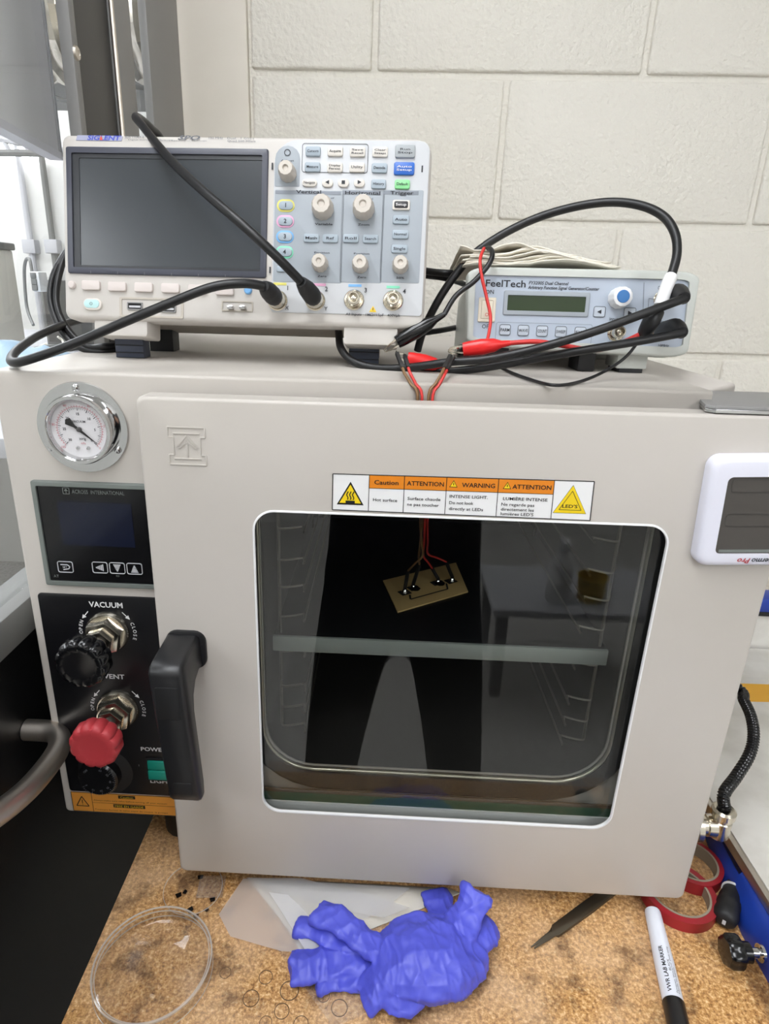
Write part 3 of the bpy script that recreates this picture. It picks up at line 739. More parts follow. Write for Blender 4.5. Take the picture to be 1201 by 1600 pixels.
B().lathe(XZ, gu, gv, [(0,0.0094),(0.0014,0.0092),(0.0020,0.0080),(0.0020,0.0066)], 16).out('hub', 'steel_dark', ga)
# ---- temperature controller with blue screen
cf = B().ring(XZ, rr(0.124, 0.0945, 0.0015, 3, 0.1405, 0.3688), rr(0.116, 0.0865, 0.001, 3, 0.1405, 0.3688), 0.0, 0.004, 0.0008).out('controller', 'frame_grey', ov)
B().fbox(XZ, 0.0825, 0.1985, 0.3255, 0.4120, 0.0005, 0.0024).out('face', 'black_gloss', cf)
cl_ = [XZ.px(89,783,0.0024), XZ.px(204,783,0.0024), XZ.px(100,851,0.0024)]
B().fbox(XZ, cl_[0][0], cl_[1][0], cl_[2][1], cl_[0][1], 0.002, 0.0027).out('screen', 'lcd_blue', cf)
b = B(); n3 = 0.0029
qa, qb = XZ.px(112,768,n3), XZ.px(194,770,n3); b.text(XZ, 'ACROSS  INTERNATIONAL', (qa[0]+qb[0])/2, qa[1], 0.0033, qb[0]-qa[0], n3)
q = XZ.px(103,767,n3); b.frame_line(XZ, rr(0.0052,0.0052,0.0002,1,*q), 0.0005, n3); b.poly(XZ, [(q[0],q[1]+0.0018),(q[0]-0.0016,q[1]),(q[0]+0.0016,q[1])], n3); b.line(XZ, q[0], q[1]+0.001, q[0], q[1]-0.002, 0.0005, n3)
q = XZ.px(88,900,n3); b.text(XZ, 'AT', q[0], q[1], 0.0026, None, n3); q = XZ.px(184,900,n3); b.text(XZ, 'RD', q[0], q[1], 0.0016, None, n3)
b.out('lettering', 'frame_grey', cf)
for i, (px, py) in enumerate(((102,886),(156,887),(183,888),(210,889))):
    q = XZ.px(px, py, n3); k_ = B(); k_.ring(XZ, rr(0.0135,0.0105,0.0018,3,*q), rr(0.0125,0.0095,0.0014,3,*q), 0.0024, 0.0030)
    if i == 0:
        k_.frame_line(XZ, [(q[0]-0.004,q[1]+0.0022),(q[0]+0.002,q[1]+0.0022),(q[0]+0.004,q[1]+0.0005),(q[0]+0.003,q[1]-0.0015),(q[0]-0.002,q[1]-0.0025)], 0.0009, n3, False); k_.text(XZ, 'SET', q[0]-0.0004, q[1]-0.0001, 0.0018, None, n3)
    if i == 1:
        for kk in range(5): x = q[0]-0.0035+kk*0.0014; hh = 0.0005+kk*0.0006; k_.poly(XZ, [(x,q[1]+hh),(x,q[1]-hh),(x+0.001,q[1]-hh-0.0004),(x+0.001,q[1]+hh+0.0004)], n3)
    if i in (2,3):
        sg = -1 if i == 2 else 1
        for kk in range(5): y = q[1]+sg*(0.003-kk*0.0014); hh = 0.0005+kk*0.0006; k_.poly(XZ, [(q[0]+hh,y),(q[0]-hh,y),(q[0]-hh-0.0004,y-sg*0.001),(q[0]+hh+0.0004,y-sg*0.001)], n3)
    k_.out('key', 'far_light_grey', cf)
# ---- black control panel with valves, dial and switch
cp = B().prism(XZ, rr(0.132,0.2190,0.003,3,0.0678+0.066,0.0930+0.1095), 0.0, 0.0018, 0.0005).out('control_panel', 'black_panel', ov)
b = B(); n4 = 0.0021
def ptx(s, px, py, h, w=None, a=0.0, bold=0.02):
    q = XZ.px(px, py, n4); b.text(XZ.rot(q[0], q[1], a), s, 0, 0, h, w, n4, bold=bold)
ptx('VACUUM',165,945,0.0052,0.0300); ptx('VENT',178,1057,0.0048,0.0195); ptx('POWER',240,1171,0.0044,0.0250); ptx('LIGHT',252,1221,0.0044,0.0220)
for (px,py,x0_,z0_) in ((170,985,0.127,0.2768),(186,1105,0.1276,0.1945)):
    R_ = 0.0245
    for s, a0, stp in (('OPEN',171,8.5),('CLOSE',3,9.0)):
        for i, chh in enumerate(s):
            a = math.radians(a0-(i-len(s)/2+0.5)*stp); 
            rotv = a-math.pi/2 if s=='CLOSE' else a-math.pi/2
            b.text(XZ.rot(x0_+R_*math.cos(a), z0_+R_*math.sin(a), rotv), chh, 0, 0, 0.0032, None, n4, bold=0.01)
    for a, d in ((140,1),(42,-1)):
        a = math.radians(a); f_ = XZ.rot(x0_+R_*math.cos(a), z0_+R_*math.sin(a), a+d*math.pi/2)
        b.line(f_, -0.005, 0, 0.001, 0, 0.0008, n4); b.poly(f_, [(0.0045,0),(0.0005,0.002),(0.0005,-0.002)], n4)
b.text(XZ, 'I', *XZ.px(217,1196,n4), 0.002, None, n4)
b.out('lettering', 'white_print', cp)
b = B(); dq = (0.1029,0.1179)
B().lathe(XZ, *dq, [(0,0.012),(0.0175,0.012),(0.0195,0.010),(0.0200,0.002),(0.0200,0.0018)], 36).out('timer_dial', 'black_gloss', cp, 40)
B().lathe(XZ, dq[0]+0.004, dq[1]+0.002, [(0,0.0022),(0.0262,0.0022),(0.0270,0.0018)], 40).out('dial_plate', 'black_matte', cp)
fq = XZ
for i in range(31):
    a = math.radians(70-220*i/30); r0, r1 = (0.0150,0.0182) if i%5==0 else (0.0166,0.0182)
    b.line(fq, dq[0]+r0*math.cos(a), dq[1]+r0*math.sin(a), dq[0]+r1*math.cos(a), dq[1]+r1*math.sin(a), 0.0004, 0.0123)
for i, s in enumerate(('60','50','40','30','20','10','0')):
    a = math.radians(70-220*i/6); b.text(XZ.rot(dq[0]+0.0128*math.cos(a), dq[1]+0.0128*math.sin(a), a-math.pi/2), s, 0, 0, 0.0022, None, 0.0123)
b.text(XZ.rot(dq[0]-0.010, dq[1]+0.0105, math.radians(40)), 'OFF', 0, 0, 0.0022, None, 0.0123)
b.out('dial_marks', 'grey_print', cp)
sq = XZ.px(228,1186,n4)
B().ring(XZ, rr(0.030,0.026,0.001,2,sq[0]+0.0145,sq[1]-0.0115), rr(0.027,0.0235,0.001,2,sq[0]+0.0145,sq[1]-0.0115), 0.0016, 0.0035).out('switch_frame', 'black_matte', cp)
B().prism(XZ, rr(0.026,0.0105,0.001,2,sq[0]+0.0145,sq[1]-0.0060), 0.0018, 0.0042, 0.0008).out('rocker', 'teal_switch', cp)
B().prism(XZ, rr(0.026,0.0105,0.001,2,sq[0]+0.0145,sq[1]-0.0172), 0.0018, 0.0050, 0.0008).out('rocker', 'teal_switch', cp)
def valve(x, z, m, lab, yk):
    hexf = [(0.0172*math.cos(math.pi/3*i+0.3), 0.0172*math.sin(math.pi/3*i+0.3)) for i in range(6)]
    b = B(); b.lathe(XZ, x, z, [(0.0195,0.0018),(0.0195,0.004),(0.0182,0.0065),(0.0150,0.0066)], 32)
    b.prism(XZ, [(x+u,z+v) for u,v in hexf], 0.004, 0.016, 0.002)
    b.prism(XZ, [(x+u*0.72,z+v*0.72) for u,v in hexf], 0.016, 0.024, 0.0015)
    v = tag(b.out('valve', 'nickel', ov, 30), 'nickel plated hex valve nut with '+lab)
    B().lathe(XZ, x, z, [(0.006,0.023),(0.006,0.042),(0,0.042)], 16).out('stem', 'steel_dark', v)
    b = B(); n = 96; prev = None
    def rad(i, k): return k*1.10*(1+0.10*(abs(math.sin(6*2*math.pi*i/n))**0.7) - 0.06)
    for nn, k in ((0.0385,0.010),(0.0395,0.0175),(0.043,0.0192),(0.0525,0.0192),(0.0555,0.0178),(0.0565,0.015)):
        L = b.loop([XZ.p(x+rad(i,k)*math.cos(2*math.pi*i/n), z+rad(i,k)*math.sin(2*math.pi*i/n), nn) for i in range(n)])
        if prev: b.bridge(prev, L)
        else: b.face(L[::-1])
        prev = L
    L = b.loop([XZ.p(x+0.0125*math.cos(2*math.pi*i/n), z+0.0125*math.sin(2*math.pi*i/n), 0.0555) for i in range(n)]); b.bridge(prev, L); b.face(L)
    k_ = b.out('knob', m, v, 45)
    return v
valve(0.1270,0.2768,'black_gloss','a black scalloped knob',0); valve(0.1276,0.1945,'red_plastic','a red scalloped knob',0)
# ---- orange caution sticker
cs = B().fbox(XZ, 0.0680, 0.1990, 0.0668, 0.0905, 0.0, 0.0004).out('caution_sticker', 'sticker_orange', ov)
b = B(); n5 = 0.0006
b.frame_line(XZ, [(0.1990,0.0905),(0.0680,0.0905),(0.0680,0.0668),(0.1990,0.0668)], 0.0006, n5); b.line(XZ, 0.0885,0.0668,0.0885,0.0905,0.0005,n5); b.line(XZ, 0.0885,0.0785,0.199,0.0785,0.0004,n5)
b.frame_line(XZ, [(0.0783,0.0855),(0.0720,0.0735),(0.0846,0.0735)], 0.0010, n5); b.line(XZ, 0.0783,0.0815,0.0783,0.0765,0.0008,n5); b.line(XZ, 0.0783,0.0755,0.0783,0.0748,0.0008,n5)
b.fbox(XZ, 0.1155,0.1325,0.0852,0.0890,0.0004,n5); b.fbox(XZ, 0.1095,0.1415,0.0736,0.0775,0.0004,n5)
b.text(XZ, 'Always make sure valve before turning off your vacuum', 0.127, 0.0818, 0.0018, 0.074, n5); b.text(XZ, 'Toujours fermer la valve avant de couper la pompe', 0.127, 0.0700, 0.0018, 0.074, n5)
b.out('sticker_print', 'black_print', cs)
b = B(); b.text(XZ, 'Caution', 0.124, 0.0871, 0.0024, 0.013, 0.0008); b.text(XZ, 'MISE EN GARDE', 0.1255, 0.0756, 0.0024, 0.029, 0.0008); b.out('sticker_title', 'sticker_yellow', cs)
# ---- hose fitting on the right side wall
e = on_y(1124,1290,0.012); YF = 0.012
fz = e.z; fx0 = OX1
b = B(); fxr = FX(OX1)
xf = e.x; ln = xf-OX1
b.lathe(fxr, YF, fz, [(0.015,0.0),(0.015,ln-0.028),(0.0165,ln-0.027),(0.0165,ln-0.022),(0.0090,ln-0.021),(0.0090,ln-0.014),(0.0105,ln-0.014),(0.0105,ln-0.006),(0,ln-0.004)], 24)
b.lathe(FZ(0), xf, YF, [(0,fz-0.011),(0.0092,fz-0.011),(0.0098,fz-0.009),(0.0098,fz+0.008),(0.0088,fz+0.009),(0.0088,fz+0.013),(0.0112,fz+0.014),(0.0112,fz+0.020),(0.0090,fz+0.022),(0,fz+0.022)], 24)
ft = b.out('hose_fitting', 'nickel', ov, 40)
# corrugated hose from the fitting up behind the oven
hp_ = [Vector((xf,YF,fz+0.0225)), on_y(1131,1240,0.016), on_y(1150,1213,0.035), on_y(1170,1180,0.055), on_y(1177,1150,0.07), on_y(1173,1120,0.09), on_y(1162,1095,0.11), on_y(1150,1073,0.13), Vector((OX1+0.062,0.165,on_y(1150,1073,0.13).z+0.022)), Vector((OX1+0.030,0.195,on_y(1150,1073,0.13).z+0.030)), Vector((OX1+0.0005,0.205,on_y(1150,1073,0.13).z+0.032))]
P_ = catmull(hp_, 30); b = B(); prev = None; nrm = None
nP = len(P_)
for i in range(nP):
    T = (P_[min(i+1,nP-1)]-P_[max(i-1,0)]).normalized(); nrm = T.orthogonal().normalized() if nrm is None else (nrm-T*nrm.dot(T)).normalized(); bn_ = T.cross(nrm)
    r = 0.0058 if i % 4 < 2 else 0.0047
    L = b.loop([P_[i]+nrm*math.cos(2*math.pi*j/14)*r+bn_*math.sin(2*math.pi*j/14)*r for j in range(14)])
    if prev: b.bridge(prev, L)
    else: b.face(L[::-1])
    prev = L
b.face(prev)
tag(b.out('corrugated_hose', 'black_gloss', None, 60), 'black corrugated hose rising from the nickel fitting on the oven side', 'hose')

# ================================================================== INSIDE THE OVEN
SZ = 0.2645
sh = thing('oven_shelf', (0.425,0.03,0.249), 'shelf with grey metal front edge inside the oven chamber', 'shelf')
B().box(0.2705,0.5775,0.026,0.34,0.2615,SZ,0.0005).out('shelf_plate', 'shelf_top', sh)
B().box(0.2700,0.5780,0.022,0.0257,0.2490,SZ+0.0002,0.0008).out('front_edge', 'shelf_edge', sh)
zb = SZ+0.001
cor = [on_z(598,908,zb), on_z(712,880,zb), on_z(731,925,zb), on_z(621,957,zb)]
bd = thing('led_board', (sum((c.x for c in cor),0)/4, sum((c.y for c in cor),0)/4, SZ+0.0002), 'tan circuit board with black soldered pads inside the oven', 'circuit board')
B().prism(FZ(zb), [(c.x,c.y) for c in cor], -0.0006, 0.001, 0.0002).out('board', 'pcb', bd)
U_ = (cor[2]-cor[3]).normalized(); V_ = Vector((-U_.y,U_.x,0)); fb = Frame(cor[3]+Vector((0,0,0.001)), U_, V_)
b = B()
def bpx(x, y): return fb.px(x, y, 0.0)
for (x, y) in ((632,926),(646,919),(682,911),(704,908)):
    q = bpx(x, y); b.fbox(fb, q[0]-0.006,q[0]+0.006,q[1]-0.005,q[1]+0.005,0,0.0004)
q1_, q2_, q3_, q4_ = bpx(640,930), bpx(641,937), bpx(699,921), bpx(697,912); b.frame_line(fb, [q1_,q2_,q3_,q4_], 0.0020, 0.0005, False)
b.out('trace', 'black_print', bd)
pads = [(632,926),(645,919),(684,911),(706,908)]
for (x, y) in pads:
    q = bpx(x, y); B().lathe(fb, *q, [(0,0.0045),(0.002,0.004),(0.0032,0.002),(0.0036,0.0)], 12).out('solder_joint', 'chrome', bd)
for (x, y) in ((645,919),(684,911)):
    q = bpx(x+3, y+1); B().lathe(fb, *q, [(0,0.003),(0.0035,0.0028),(0.0055,0.001),(0.0055,0.0)], 16).out('led', 'black_gloss', bd)
tops = [(656,812),(660,812),(664,812),(668,812)]; mids = [(660,868),(654,870),(661,868),(668,865)]; ends = [(637,892),(655,882),(675,888),(697,878)]
wires = []
for k in range(4):
    q = bpx(*pads[k]); p_ = fb.p(q[0],q[1],0.004); e_ = on_y(*ends[k], p_.y-0.004)
    m_ = on_y(*mids[k], p_.y-0.02); t_ = on_y(*tops[k], 0.075)
    wires.append((p_, e_, m_, t_))
    B().tube([p_+Vector((0,0,0.001)), p_.lerp(e_,0.5), e_], 0.0020, 8, 3).out('heat_shrink', 'black_matte', bd)
for k, c in enumerate(('brown_wire','brown_wire','red_wire','red_wire')):
    p_, e_, m_, t_ = wires[k]; B().tube([e_, e_.lerp(m_,0.5), m_, m_.lerp(t_,0.4), t_, t_+Vector((0,-0.03,0.02))], 0.0011, 6, 5).out('wire', c, bd)

# ================================================================== table behind the photographer (mirrored in the oven window)
vt = on_y(850,948,1.6)
tb = thing('white_table', (1.15,-1.75,ZF), 'white table behind the photographer, mirrored in the oven window', 'table')
B().box(0.80,1.75,-2.0,-1.60,vt.z-0.03,vt.z,0.003).out('table_top', 'far_light_grey', tb)
for (x,y) in ((0.84,-1.64),(1.71,-1.64),(0.84,-1.96),(1.71,-1.96)): B().box(x-0.02,x+0.02,y-0.02,y+0.02,ZF+0.001,vt.z-0.03).out('leg', 'steel_grey', tb)
bo = thing('spray_bottle', (1.05,-1.70,vt.z), 'white spray bottle on the table behind the photographer', 'bottle')
fz2 = FZ(vt.z)
B().lathe(fz2, 1.05, -1.70, [(0,0.0005),(0.042,0.0005),(0.045,0.006),(0.045,0.14),(0.034,0.165),(0.018,0.185),(0.016,0.20),(0,0.20)], 28).out('body', 'label_white', bo, 50)
B().lathe(fz2, 1.05, -1.70, [(0.018,0.20),(0.018,0.222),(0,0.222)], 20).out('collar', 'far_light_grey', bo, 50)
B().box(1.035,1.065,-1.72,-1.655,vt.z+0.222,vt.z+0.25,0.005).out('spray_head', 'label_white', bo)
yb = thing('yellow_tub', (1.18,-1.72,vt.z), 'yellow tub on the table behind the photographer', 'tub')
B().lathe(fz2, 1.18, -1.72, [(0,0.0005),(0.045,0.0005),(0.055,0.09),(0.058,0.092),(0.058,0.097),(0.052,0.097),(0.043,0.004),(0,0.004)], 28).out('body', 'tub_yellow', yb, 50)
# ================================================================== OSCILLOSCOPE
ST, SY_ = 0.2146, -0.0283
SW, SH = 0.312, 0.151
cS, sS = math.cos(SY_), math.sin(SY_)
FS = Frame((0.0839,0.0771,0.5397), (cS,sS,0), (-math.sin(ST)*sS, math.sin(ST)*cS, math.cos(ST)))
sc = thing('oscilloscope', FS.p(SW/2,0,-0.03)-Vector((0,0,0.035)), 'beige bench oscilloscope with dark screen standing on the oven', 'oscilloscope')
def crop(x, y): return 400+x/3.81, 190+y/3.81          # close-up coordinates of the control half
def crop1(x, y): return 80+x/3.753, 190+y/3.753        # close-up coordinates of the screen half
def uv(x, y, n=0.0): return FS.px(*crop(x,y), n)
def uv1(x, y, n=0.0): return FS.px(*crop1(x,y), n)
B().prism(FS, rr(SW-0.014, SH-0.012, 0.010, 5, SW/2, SH/2), -0.110, -0.018).out('rear_case', 'scope_side', sc, 40)
B().prism(FS, rr(SW, SH, (0.013,0.006,0.006,0.006), 5, SW/2, SH/2), -0.020, 0.0, 0.004, 3).out('front_frame', 'scope_beige', sc, 40)
# screen half
a, c = FS.px(104,230), FS.px(416,435); so = (c[0]-a[0], a[1]-c[1]); sm = ((a[0]+c[0])/2, (a[1]+c[1])/2)
a2, c2 = FS.px(124,247), FS.px(408,421); si = (c2[0]-a2[0], a2[1]-c2[1]); s2 = ((a2[0]+c2[0])/2, (a2[1]+c2[1])/2)
bz = B().ring(FS, rr(*so,0.0015,2,*sm), rr(so[0]-0.010,so[1]-0.010,0.001,2,*sm), -0.002, 0.0022, 0.001).out('screen_bezel', 'scope_bezel', sc)
B().ring(FS, rr(so[0]-0.010,so[1]-0.010,0.001,2,*sm), rr(*si,0.001,2,*s2), -0.003, 0.0008).out('inner_bezel', 'scope_bezel_in', bz)
B().fbox(FS, a2[0]-0.001, c2[0]+0.001, c2[1]-0.001, a2[1]+0.001, -0.004, 0.0002).out('screen', 'scope_screen', bz)
b = B()
for k in range(6): 
    q = FS.px(142+k*42, 425.5+k*1.2, 0.002); b.line(FS, q[0], q[1]-0.0012, q[0], q[1]+0.0012, 0.0005, 0.0024)
b.out('tick_marks', 'grey_print', bz)
# brand strip
pts = [FS.px(192,212.5), FS.px(121,211.5), FS.px(119,219.5), FS.px(190,220.5)]
ls = B().prism(FS, pts, 0.0, 0.0004).out('brand_strip', 'logo_strip', sc)
b = B(); q = FS.px(163,215.8); b.text(FS, 'SIGLENT', q[0], q[1], 0.0036, 0.0290, 0.0006, bold=0.03, shear=0.2); b.out('lettering', 'logo_blue', ls)
b = B(); q = FS.px(158.5,215.8); b.poly(FS, [(q[0],q[1]+0.0018),(q[0]-0.0014,q[1]-0.0018),(q[0]+0.0014,q[1]-0.0018)], 0.0008); b.out('logo_accent', 'logo_red', ls)
b = B()
def st(s, px, py, h, w=None, fr=FS, n=0.0006, bold=0.0, shear=0.0, al='CENTER'):
    q = fr.px(px, py, n); b.text(fr, s, q[0], q[1], h, w, n, al, bold, shear)
st('SDS 1104X-E',210,214,0.0018,0.0165,bold=0.01); st('Digital Storage Oscilloscope',235,218.4,0.0011,0.038); st('SPO',295,215,0.0032,0.0190,bold=0.03,shear=0.3); st('Super Phosphor Oscilloscope',295,219.6,0.0010,0.030); st('100 MHz',337,215.4,0.0018,0.0120); st('Dual   1 GSa/s',376,216,0.0015,0.0225); st('Quad 500 MSa/s',377,220.4,0.0015,0.0235)
b.out('front_lettering', 'grey_print', sc)
def button(px, py, wpx, hpx, m, txt=None, tm='dark_print', r=0.0014, hgt=0.0030, two=False, name='button', scale=1/3.81, th=None, bold=0.01):
    q0 = FS.px(px-wpx*scale/2, py, 0.0); q1 = FS.px(px+wpx*scale/2, py, 0.0); h0 = FS.px(px, py-hpx*scale/2, 0.0); h1 = FS.px(px, py+hpx*scale/2, 0.0)
    w = q1[0]-q0[0]; h = h0[1]-h1[1]; u, v = (q0[0]+q1[0])/2, (h0[1]+h1[1])/2
    # the visible cap sits proud of the panel, so re-read its centre at the cap height
    d0 = FS.px(px, py, hgt); u, v = d0
    o = B().prism(FS, rr(w,h,min(r,h*0.48,w*0.48),4,u,v), -0.0005, hgt, 0.0007).out(name, m, sc, 40)
    if txt:
        b = B(); ln = txt.split('/') if two else [txt]
        for i, s in enumerate(ln):
            b.text(FS, s, u, v+(0.00125 if two and i == 0 else (-0.00125 if two else 0)), th or (0.0016 if two else min(0.0021,h*0.34)), (w*(0.74 if len(s) > 3 else 0.5) if len(s) > 1 else None), hgt+0.0003, bold=bold)
        b.out('legend', tm, o)
    return o
# soft keys under the screen
for (x, y) in ((228,958),(382,965),(538,970),(695,975),(853,981),(1013,988)): button(*crop1(x,y), 106, 54, 'key_pink', scale=1/3.753, r=0.0016, name='soft_key')
for (x, y, m) in ((118,955,'key_pink'),(1152,988,'ring_blue')):
    q = uv1(x,y,0.002); B().lathe(FS, *q, [(0,0.0028),(0.0025,0.0027),(0.0032,0.0020),(0.0033,0.0)], 18).out('round_key', m, sc)
q = uv1(240,1070,0.002); pw = B().prism(FS, rr(0.0165,0.0100,0.0049,6,*q), -0.0005, 0.0022, 0.0008).out('power_button', 'key_white', sc)
B().prism(FS, rr(0.0135,0.0072,0.0035,6,q[0]-0.0004,q[1]+0.0003), 0.0020, 0.0028, 0.0005).out('power_lens', 'power_cyan', pw)
b = B(); b.frame_line(FS, [(q[0]-0.0006+0.0012*math.cos(a_), q[1]+0.0003+0.0012*math.sin(a_)) for a_ in [math.radians(130+280*i/12) for i in range(13)]], 0.0003, 0.0030, False); b.line(FS, q[0]-0.0006,q[1]+0.0003,q[0]-0.0006,q[1]+0.0018,0.0003,0.0030); b.out('power_symbol', 'dark_print', pw)
# USB recess and calibration terminals
q0, q1 = uv1(415,1040), uv1(762,1145)
B().ring(FS, rr(q1[0]-q0[0]+0.004,q0[1]-q1[1]+0.003,0.001,2,(q0[0]+q1[0])/2,(q0[1]+q1[1])/2), rr(q1[0]-q0[0],q0[1]-q1[1],0.001,2,(q0[0]+q1[0])/2,(q0[1]+q1[1])/2), 0.0, 0.0008).out('port_recess', 'scope_side', sc)
for (x, y) in ((490,1082),(685,1096)):
    q = uv1(x,y,0.001); pr = B().ring(FS, rr(0.0135,0.0065,0.0005,2,*q), rr(0.0118,0.0048,0.0004,2,*q), 0.0, 0.0014).out('usb_port', 'steel_grey', sc)
    B().fbox(FS, q[0]-0.0058,q[0]+0.0058,q[1]-0.0023,q[1]+0.0023,0.0,0.0005).out('slot', 'black_matte', pr); B().fbox(FS, q[0]-0.005,q[0]+0.005,q[1]-0.0012,q[1]+0.0004,0.0005,0.0012).out('tongue', 'far_light_grey', pr)
q0, q1 = uv1(1000,1050), uv1(1182,1116); cb = B().ring(FS, rr(q1[0]-q0[0],q0[1]-q1[1],0.0008,2,(q0[0]+q1[0])/2,(q0[1]+q1[1])/2), rr(q1[0]-q0[0]-0.002,q0[1]-q1[1]-0.002,0.0006,2,(q0[0]+q1[0])/2,(q0[1]+q1[1])/2), 0.0, 0.0012).out('calibration_port', 'scope_side', sc)
for x in (1050,1122):
    q = uv1(x,1090,0.003); B().prism(FS, rr(0.0052,0.0030,0.0008,3,*q), 0.0, 0.0055, 0.0006).out('terminal', 'chrome', cb)
# control half: plate, panels
A0, A1 = uv(112,108), uv(985,1160)
plate = rr(A1[0]-A0[0], A0[1]-A1[1], (0.008,0.020,0.002,0.003), 6, (A0[0]+A1[0])/2, (A0[1]+A1[1])/2)
B().prism(FS, plate, 0.0, 0.0010, 0.0004).out('control_plate', 'scope_panel', sc)
def panel(x0, y0, x1, y1, m, r=0.0012, n=0.0013, name='panel'):
    p0, p1 = uv(x0,y0,n), uv(x1,y1,n); return B().prism(FS, rr(p1[0]-p0[0], p0[1]-p1[1], [min(q, (p1[0]-p0[0])/2-1e-4) for q in (r if isinstance(r,(tuple,list)) else (r,)*4)], 4, (p0[0]+p1[0])/2, (p0[1]+p1[1])/2), 0.0008, n, 0.0001).out(name, m, sc)
panel(115,142,258,388,'scope_grey',(0.018,0.018,0.001,0.001))
for (x0,x1) in ((112,508),(512,745),(755,970)):
    pn = panel(x0,405,x1,962,'scope_grey'); p0, p1 = uv(x0+4,410,0.0016), uv(x1-4,436,0.0016); B().fbox(FS, p0[0],p1[0],p1[1],p0[1],0.0012,0.0015).out('panel_header', 'scope_grey_dark', pn)
b = B(); p0, p1 = uv(278,134), uv(662,310); b.frame_line(FS, rr(p1[0]-p0[0],p0[1]-p1[1],0.002,3,(p0[0]+p1[0])/2,(p0[1]+p1[1])/2), 0.0004, 0.0014); b.out('group_outline', 'dark_print', sc)
b = B()
for s, x, y, h, w in (('Vertical',312,418,0.0026,0.021),('Horizontal',634,424,0.0026,0.029),('Trigger',868,424,0.0026,0.019),('Variable',402,610,0.0016,0.015),('Zoom',640,613,0.0016,0.0095),('Zero',392,920,0.0016,0.0075),('Zero',628,926,0.0016,0.0075),('50%',858,930,0.0016,0.0065),('Position',392,780,0.0013,0.013),('Position',628,786,0.0013,0.013),('1',188,990,0.0036,None),('2',418,996,0.0036,None),('3',652,1003,0.0036,None),('4',882,1010,0.0036,None),('X',183,1108,0.0030,None),('Y',415,1113,0.0030,None),('All Inputs   1MΩ//15pF   400Vpk',695,1150,0.0020,0.046),('mV',455,455,0.0014,None),('nS',690,460,0.0014,None),('Adjust',186,232,0.0014,0.011)):
    q = uv(x,y,0.0017); b.text(FS, s, q[0], q[1], h, w, 0.0018, bold=0.015)
b.out('control_lettering', 'dark_print', sc)
b = B(); q = uv(186,184,0.0017); b.frame_line(FS, circ(0.0024,14,*q), 0.0006, 0.0018); b.out('adjust_symbol', 'dark_print', sc)
for x, y, m in ((142,966,'ring_yellow'),(376,971,'ring_pink'),(588,976,'ring_blue'),(815,985,'ring_green')):
    q = uv(x,y,0.0013); B().fbox(FS, q[0]-0.0055,q[0]+0.0055,q[1]-0.0010,q[1]+0.0010,0.0008,0.0014).out('channel_mark', m, sc)
q = uv(695,1116,0.0013); B().prism(FS, [(q[0],q[1]+0.0026),(q[0]-0.003,q[1]-0.0024),(q[0]+0.003,q[1]-0.0024)], 0.0008, 0.0014).out('warning_triangle', 'sticker_yellow', sc)
B().fbox(FS, q[0]-0.0003,q[0]+0.0003,q[1]-0.0012,q[1]+0.001,0.0013,0.0016).out('warning_mark', 'dark_print', sc)
K = 'key_white'; G = 'key_blue_grey'
for x, y, w, h, m, s, two in ((338,174,90,58,G,'Cursors',0),(470,174,92,58,K,'Acquire',0),(603,177,92,60,K,'Save/Recall',1),(738,178,92,60,K,'Clear/Sweeps',1),(887,174,118,78,'key_grey','Run/Stop',1),
        (335,268,92,58,G,'Measure',0),(468,270,92,58,K,'Display/Persist',1),(600,270,92,58,K,'Utility',0),(734,274,92,58,G,'Decode',0),(881,277,122,76,'key_blue','Auto/Setup',1),
        (317,362,88,46,K,'Navigate',0),(729,370,88,56,G,'History',0),(870,371,90,56,'key_green','Default',0),
        (328,692,92,50,G,'Math',0),(441,694,92,50,G,'Ref',0),(563,694,92,50,G,'Roll',0),(680,697,92,50,G,'Search',0),
        (862,582,98,52,G,'Auto',0),(858,670,98,52,G,'Normal',0),(853,756,96,50,G,'Single',0),(150,876,60,34,G,None,0)):
    button(*crop(x,y), w, h, m, s, 'white_print' if m == 'key_blue' else 'dark_print', two=bool(two), r=0.0016 if s != 'Navigate' else 0.004)
for x, kind in ((424,'l'),(519,'s'),(614,'r')):
    o = button(*crop(x,363), 66, 50, K, None, r=0.004); q = uv(x,361,0.003); b = B()
    if kind == 's': b.fbox(FS, q[0]-0.0014,q[0]+0.0014,q[1]-0.0014,q[1]+0.0014,0.0030,0.0033)
    else:
        d = -1 if kind == 'l' else 1; b.poly(FS, [(q[0]+d*0.0018,q[1]),(q[0]-d*0.0014,q[1]+0.0017),(q[0]-d*0.0014,q[1]-0.0017)], 0.0033)
    b.out('legend', 'dark_print', o)
button(*crop(864,495), 104, 60, K, None); button(*crop(863,493), 84, 44, 'key_black', 'Setup', 'white_print', hgt=0.0034)
for i, (x, y, m) in enumerate(((176,500,'ring_yellow'),(173,594,'ring_pink'),(171,686,'ring_blue'),(169,778,'ring_green'))):
    q = uv(x,y,0.0015); B().prism(FS, rr(0.0150,0.0102,0.0050,6,*q), 0.0008, 0.0018, 0.0005).out('channel_ring', m, sc)
    button(*crop(x,y-3), 86, 52, G, str(i+1), r=0.0037, th=0.0034, bold=0.02, name='channel_button')
